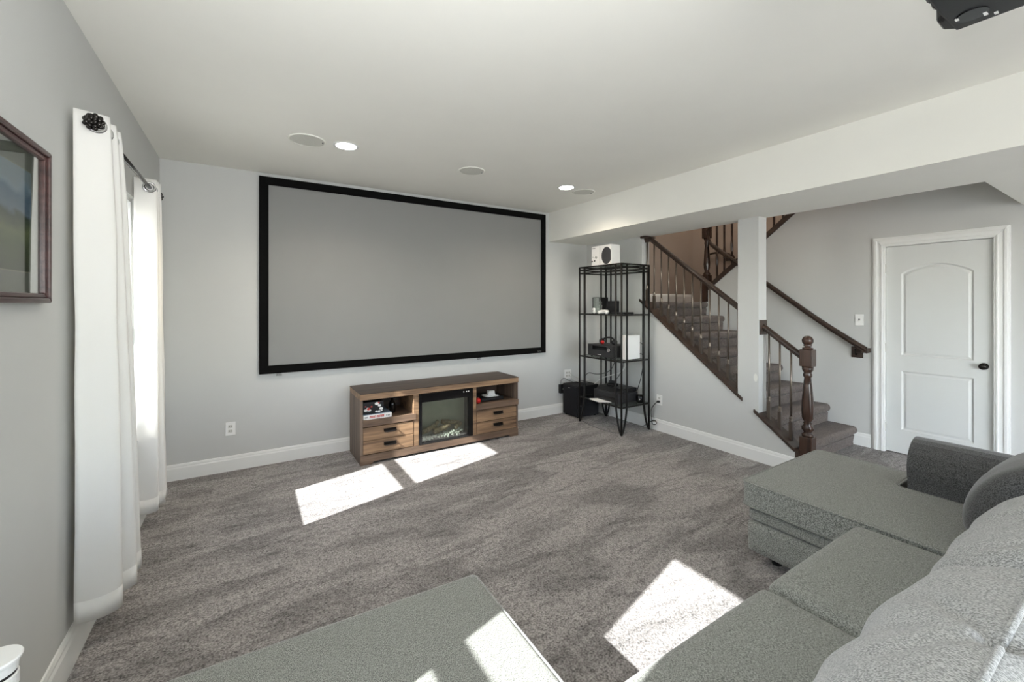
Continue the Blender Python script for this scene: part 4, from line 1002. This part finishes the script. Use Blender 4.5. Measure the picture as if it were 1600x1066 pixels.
# ------------------------------------------------------------------ sectional sofa
sf = thing('sectional_sofa', 'grey fabric sectional sofa with a chaise at its stair end', 'sofa', (1.7, 0.5, 0))
def rounded_slab(poly, z0_, z1__, rp_, rt_):
    bm = BM(); vs_ = [bm.verts.new((p[0], p[1], z0_)) for p in poly]; f = bm.faces.new(vs_)
    r = bmesh.ops.extrude_face_region(bm, geom=[f]); up = [g for g in r['geom'] if isinstance(g, bmesh.types.BMVert)]
    for v in up: v.co.z = z1__
    ve = [e for e in bm.edges if abs(e.verts[0].co.z - e.verts[1].co.z) > 1e-5]
    bmesh.ops.bevel(bm, geom=ve, offset=rp_, segments=6, profile=0.5, affect='EDGES', clamp_overlap=True)
    he = [e for e in bm.edges if abs(e.verts[0].co.z - e.verts[1].co.z) < 1e-5 and len(e.link_faces) == 2 and abs(e.link_faces[0].normal.z - e.link_faces[1].normal.z) > 0.5]
    bm.normal_update()
    he = [e for e in bm.edges if abs(e.verts[0].co.z - e.verts[1].co.z) < 1e-5 and len(e.link_faces) == 2 and abs(abs(e.link_faces[0].normal.z) - abs(e.link_faces[1].normal.z)) > 0.5]
    bmesh.ops.bevel(bm, geom=he, offset=rt_, segments=5, profile=0.5, affect='EDGES', clamp_overlap=True)
    return bm
def loop_cord(poly_pts, r):
    b = BM(); pts = [Vector(p) for p in poly_pts]; tube(b, pts + [pts[0]], r, 6, cap=False); return b
# chaise
ch_poly = [(2.442, 1.378), (3.407, 1.378), (3.407, 0.868), (3.105, 0.868), (3.105, 0.20), (2.442, 0.20)]
cc = obj('chaise_cushion', rounded_slab(ch_poly, 0.330, 0.472, 0.035, 0.016), M['sofa'], sf, smooth=True)
obj('chaise_rail', pillow(2.470, 3.390, 0.0, 1.354, 0.249, 0.314, 0.012, res=0.05), M['sofa'], sf, smooth=True)
obj('chaise_base', pillow(2.466, 3.392, 0.0, 1.358, 0.068, 0.243, 0.012, res=0.05), M['sofa'], sf, smooth=True)
def rounded_path(poly, r, z):
    o = []
    for i, p in enumerate(poly):
        a, b_, c_ = Vector(poly[i - 1]), Vector(p), Vector(poly[(i + 1) % len(poly)])
        u = (a - b_).normalized() * r; v = (c_ - b_).normalized() * r
        for k in range(5):
            t = k / 4; q = (b_ + u) * (1 - t) ** 2 + b_ * 2 * t * (1 - t) + (b_ + v) * t * t; o.append((q.x, q.y, z))
    return o
for z in (0.466, 0.336):
    obj('piping', loop_cord(rounded_path(ch_poly, 0.04, z), 0.0055), M['sofa'], cc, smooth=True)
# seats
for x0, x1 in ((0.01, 0.812), (0.815, 1.622), (1.626, 2.436)):
    obj('seat_cushion', pillow(x0 + 0.002, x1 - 0.002, 0.16, 0.836, 0.295, 0.466, 0.045, (0, 0.006, 0.016), 0.025, 0.002, x0), M['sofa'], sf, smooth=True)
obj('seat_base', pillow(0.0, 2.455, 0.0, 0.805, 0.085, 0.292, 0.02, res=0.06), M['sofa'], sf, smooth=True)
obj('back_frame', pillow(0.0, 3.40, -0.16, 0.06, 0.085, 0.80, 0.05, res=0.06), M['sofa'], sf, smooth=True)
# arm: straight inner face under a fat roll
b = BM(); P = []
for k in range(15):
    a = -0.25 * PI + 1.5 * PI * k / 14
    P.append((3.255 - 0.155 * math.cos(a) * -1, 0.60 + 0.135 * math.sin(a)))
arm_prof = [(3.375, 0.085), (3.385, 0.52)] + [(3.250 + 0.150 * math.cos(a), 0.585 + 0.150 * math.sin(a)) for a in [(-0.15 + 1.30 * k / 16) * PI for k in range(17)]] + [(3.115, 0.52), (3.115, 0.085)]
prism(b, arm_prof, 'Y', -0.02, 0.825); obj('arm', b, M['sofa_dark'], sf, smooth=False, bevel=0.022, seg=4)
b = BM(); prism(b, [(p[0] - 3.37, p[1]) for p in arm_prof], 'Y', -0.02, 0.80); obj('arm', b, M['sofa_dark'], sf, bevel=0.022, seg=4)
# back cushions
def back_cushion(x0, x1, yf, m, seed, zt_=0.885, rough=0.013, crs=None):
    xc, hx = (x0 + x1) / 2, (x1 - x0) / 2
    # profile (y,z) round the cushion, swollen in the middle of its width
    prof = smooth_pts([(yf - 0.06, 0.462, 0), (yf + 0.010, 0.52, 0), (yf + 0.016, 0.60, 0), (yf - 0.012, 0.70, 0), (yf - 0.075, 0.79, 0), (yf - 0.150, 0.850, 0), (yf - 0.250, zt_, 0), (yf - 0.34, 0.84, 0), (yf - 0.39, 0.70, 0), (yf - 0.37, 0.50, 0), (yf - 0.30, 0.462, 0)], 8)
    cyc = Vector((yf - 0.20, 0.66, 0)); b = BM(); rows = []; nx = 70
    def crease(x, y):
        """pull in the cloth where a button-like tuft gathers the top seam"""
        if crs is None: return 0.0
        g = 0.0
        for (ax, ay, bx, by, dep, wid) in crs:
            p, q_, e2 = Vector((x, y)), Vector((ax, ay)), Vector((bx, by)); dd = e2 - q_
            t = max(0, min(1, (p - q_).dot(dd) / dd.dot(dd))); g += dep * (1 - 0.6 * t) * math.exp(-((p - q_ - dd * t).length / wid) ** 2)
        return g
    for i in range(nx + 1):
        s = -1 + 2 * i / nx; e_ = max(0.0, 1 - abs(s) ** 9) ** 0.5
        k = 0.55 + 0.45 * e_; puff = 0.010 * (1 - s * s)
        row = []
        for j, p in enumerate(prof):
            d_ = (p - cyc); q = cyc + d_ * k + d_.normalized() * puff
            w_ = Vector((xc + s * hx, q.x, q.y))
            # drag folds fanning out from the top seam
            fold = math.sin(s * 10 + 2.0 * math.sin(j * 0.13 + seed)) * max(0, math.sin(PI * min(1, j / 46)))
            nn = 0.8 * mnoise.noise(Vector((w_.x * 4 + seed, w_.y * 7, w_.z * 7))) + 0.45 * mnoise.noise(Vector((w_.x * 12 + seed, w_.y * 16, w_.z * 8))) + 0.30 * fold
            w_ += Vector((0, d_.x, d_.y)).normalized() * (rough * nn * e_ - (crease(w_.x, w_.y) if j > 30 else 0))
            row.append(b.verts.new(w_))
        rows.append(row)
    seam = [rows[i][48].co.copy() for i in range(2, nx - 1)]
    n = len(prof)
    for a, c_ in zip(rows, rows[1:]):
        for j in range(n): b.faces.new([a[j], a[(j + 1) % n], c_[(j + 1) % n], c_[j]])
    b.faces.new(rows[0]); b.faces.new(rows[-1][::-1])
    o = obj('back_cushion', b, m, sf, smooth=True)
    b = BM(); tube(b, [p + Vector((0, 0, 0.002)) for p in seam], 0.0065, 7); obj('piping', b, m, o, smooth=True)
    return o
back_cushion(0.02, 0.80, 0.43, M['sofa_light'], 0.3)
back_cushion(0.815, 1.615, 0.425, M['sofa_light'], 1.7, crs=[(1.15, 0.175, 1.33, 0.345, 0.020, 0.018), (1.15, 0.175, 1.02, 0.32, 0.014, 0.020), (1.15, 0.175, 1.20, 0.10, 0.012, 0.02), (1.45, 0.175, 1.50, 0.32, 0.010, 0.022)])
back_cushion(1.63, 2.43, 0.415, M['sofa_light'], 4.1, crs=[(1.75, 0.17, 1.72, 0.33, 0.012, 0.022), (2.03, 0.17, 2.0, 0.33, 0.014, 0.02)])
back_cushion(2.56, 3.10, 0.495, M['sofa_dark'], 6.2, 0.90, 0.006)
for x, y in ((2.58, 1.25), (3.30, 1.27), (3.30, 0.05), (1.65, 0.74), (0.08, 0.74), (0.08, 0.05)):
    b = BM(); lathe(b, [(0.026, 0), (0.034, 0.070)], (x, y, 0), n=16); obj('foot', b, M['plastic'], sf, smooth=True)

# ottoman
ot = thing('ottoman', 'grey fabric ottoman cut off by the bottom edge in front of the sofa', 'ottoman', (0.25, 1.18, 0))
op = [(-0.235, 0.885), (0.733, 0.885), (0.742, 1.458), (-0.225, 1.496)]
obj('top_cushion', rounded_slab(op, 0.33, 0.462, 0.035, 0.020), M['sofa'], ot, smooth=True)
b = rounded_slab([(-0.22, 0.90), (0.718, 0.90), (0.727, 1.443), (-0.21, 1.480)], 0.085, 0.327, 0.03, 0.012); obj('base', b, M['sofa'], ot, smooth=True)
obj('piping', loop_cord([(-0.225, 0.895, 0.452), (0.726, 0.891, 0.452), (0.735, 0.90, 0.452), (0.7405, 1.44, 0.452), (0.732, 1.4535, 0.452), (-0.215, 1.490, 0.452), (-0.226, 1.482, 0.452)], 0.005), M['sofa_light'], ot, smooth=True)
for x, y in ((-0.17, 0.95), (0.67, 0.95), (0.67, 1.39), (-0.17, 1.42)):
    obj('foot', lathe(BM(), [(0.026, 0), (0.032, 0.088)], (x, y, 0), n=12), M['plastic'], ot)

# side table below the frame carrying the jar
stt = thing('side_table', 'small round wooden side table under the white lidded jar by the left wall', 'table', (-0.45, 1.26, 0))
obj('tabletop', lathe(BM(), [(0.145, 0.455), (0.15, 0.465), (0.15, 0.475), (0.145, 0.48)], (-0.45, 1.26, 0), n=32), M['table'], stt)
for k in range(3):
    a = 2 * PI * k / 3; obj('leg', tube(BM(), [(-0.45 + 0.12 * math.cos(a), 1.26 + 0.12 * math.sin(a), 0), (-0.45 + 0.06 * math.cos(a), 1.26 + 0.06 * math.sin(a), 0.456)], 0.014), M['table'], stt)
jr = thing('jar', 'white lidded glass jar of dried herbs at the lower left corner', 'jar', (-0.440, 1.285, 0.48))
jl = (-0.440, 1.285, 0.006)
obj('glass_body', lathe(BM(), [(0.034, 0.481), (0.038, 0.49), (0.038, 0.69), (0.034, 0.705)], jl, n=28), M['herb'], jr, smooth=True)
obj('white_band', lathe(BM(), [(0.034, 0.705), (0.036, 0.707), (0.036, 0.731), (0.034, 0.733)], jl, n=28), M['white'], jr)
obj('seal', lathe(BM(), [(0.033, 0.733), (0.033, 0.740)], jl, n=28), M['plastic'], jr)
obj('lid', lathe(BM(), [(0.035, 0.740), (0.036, 0.757), (0.041, 0.761), (0.042, 0.766), (0.040, 0.769), (0.0, 0.770)], jl, n=28), M['white'], jr)
obj('lid_mark', box(BM(), -0.45, -0.43, 1.272, 1.278, 0.7755, 0.7772), M['grey'], jr)
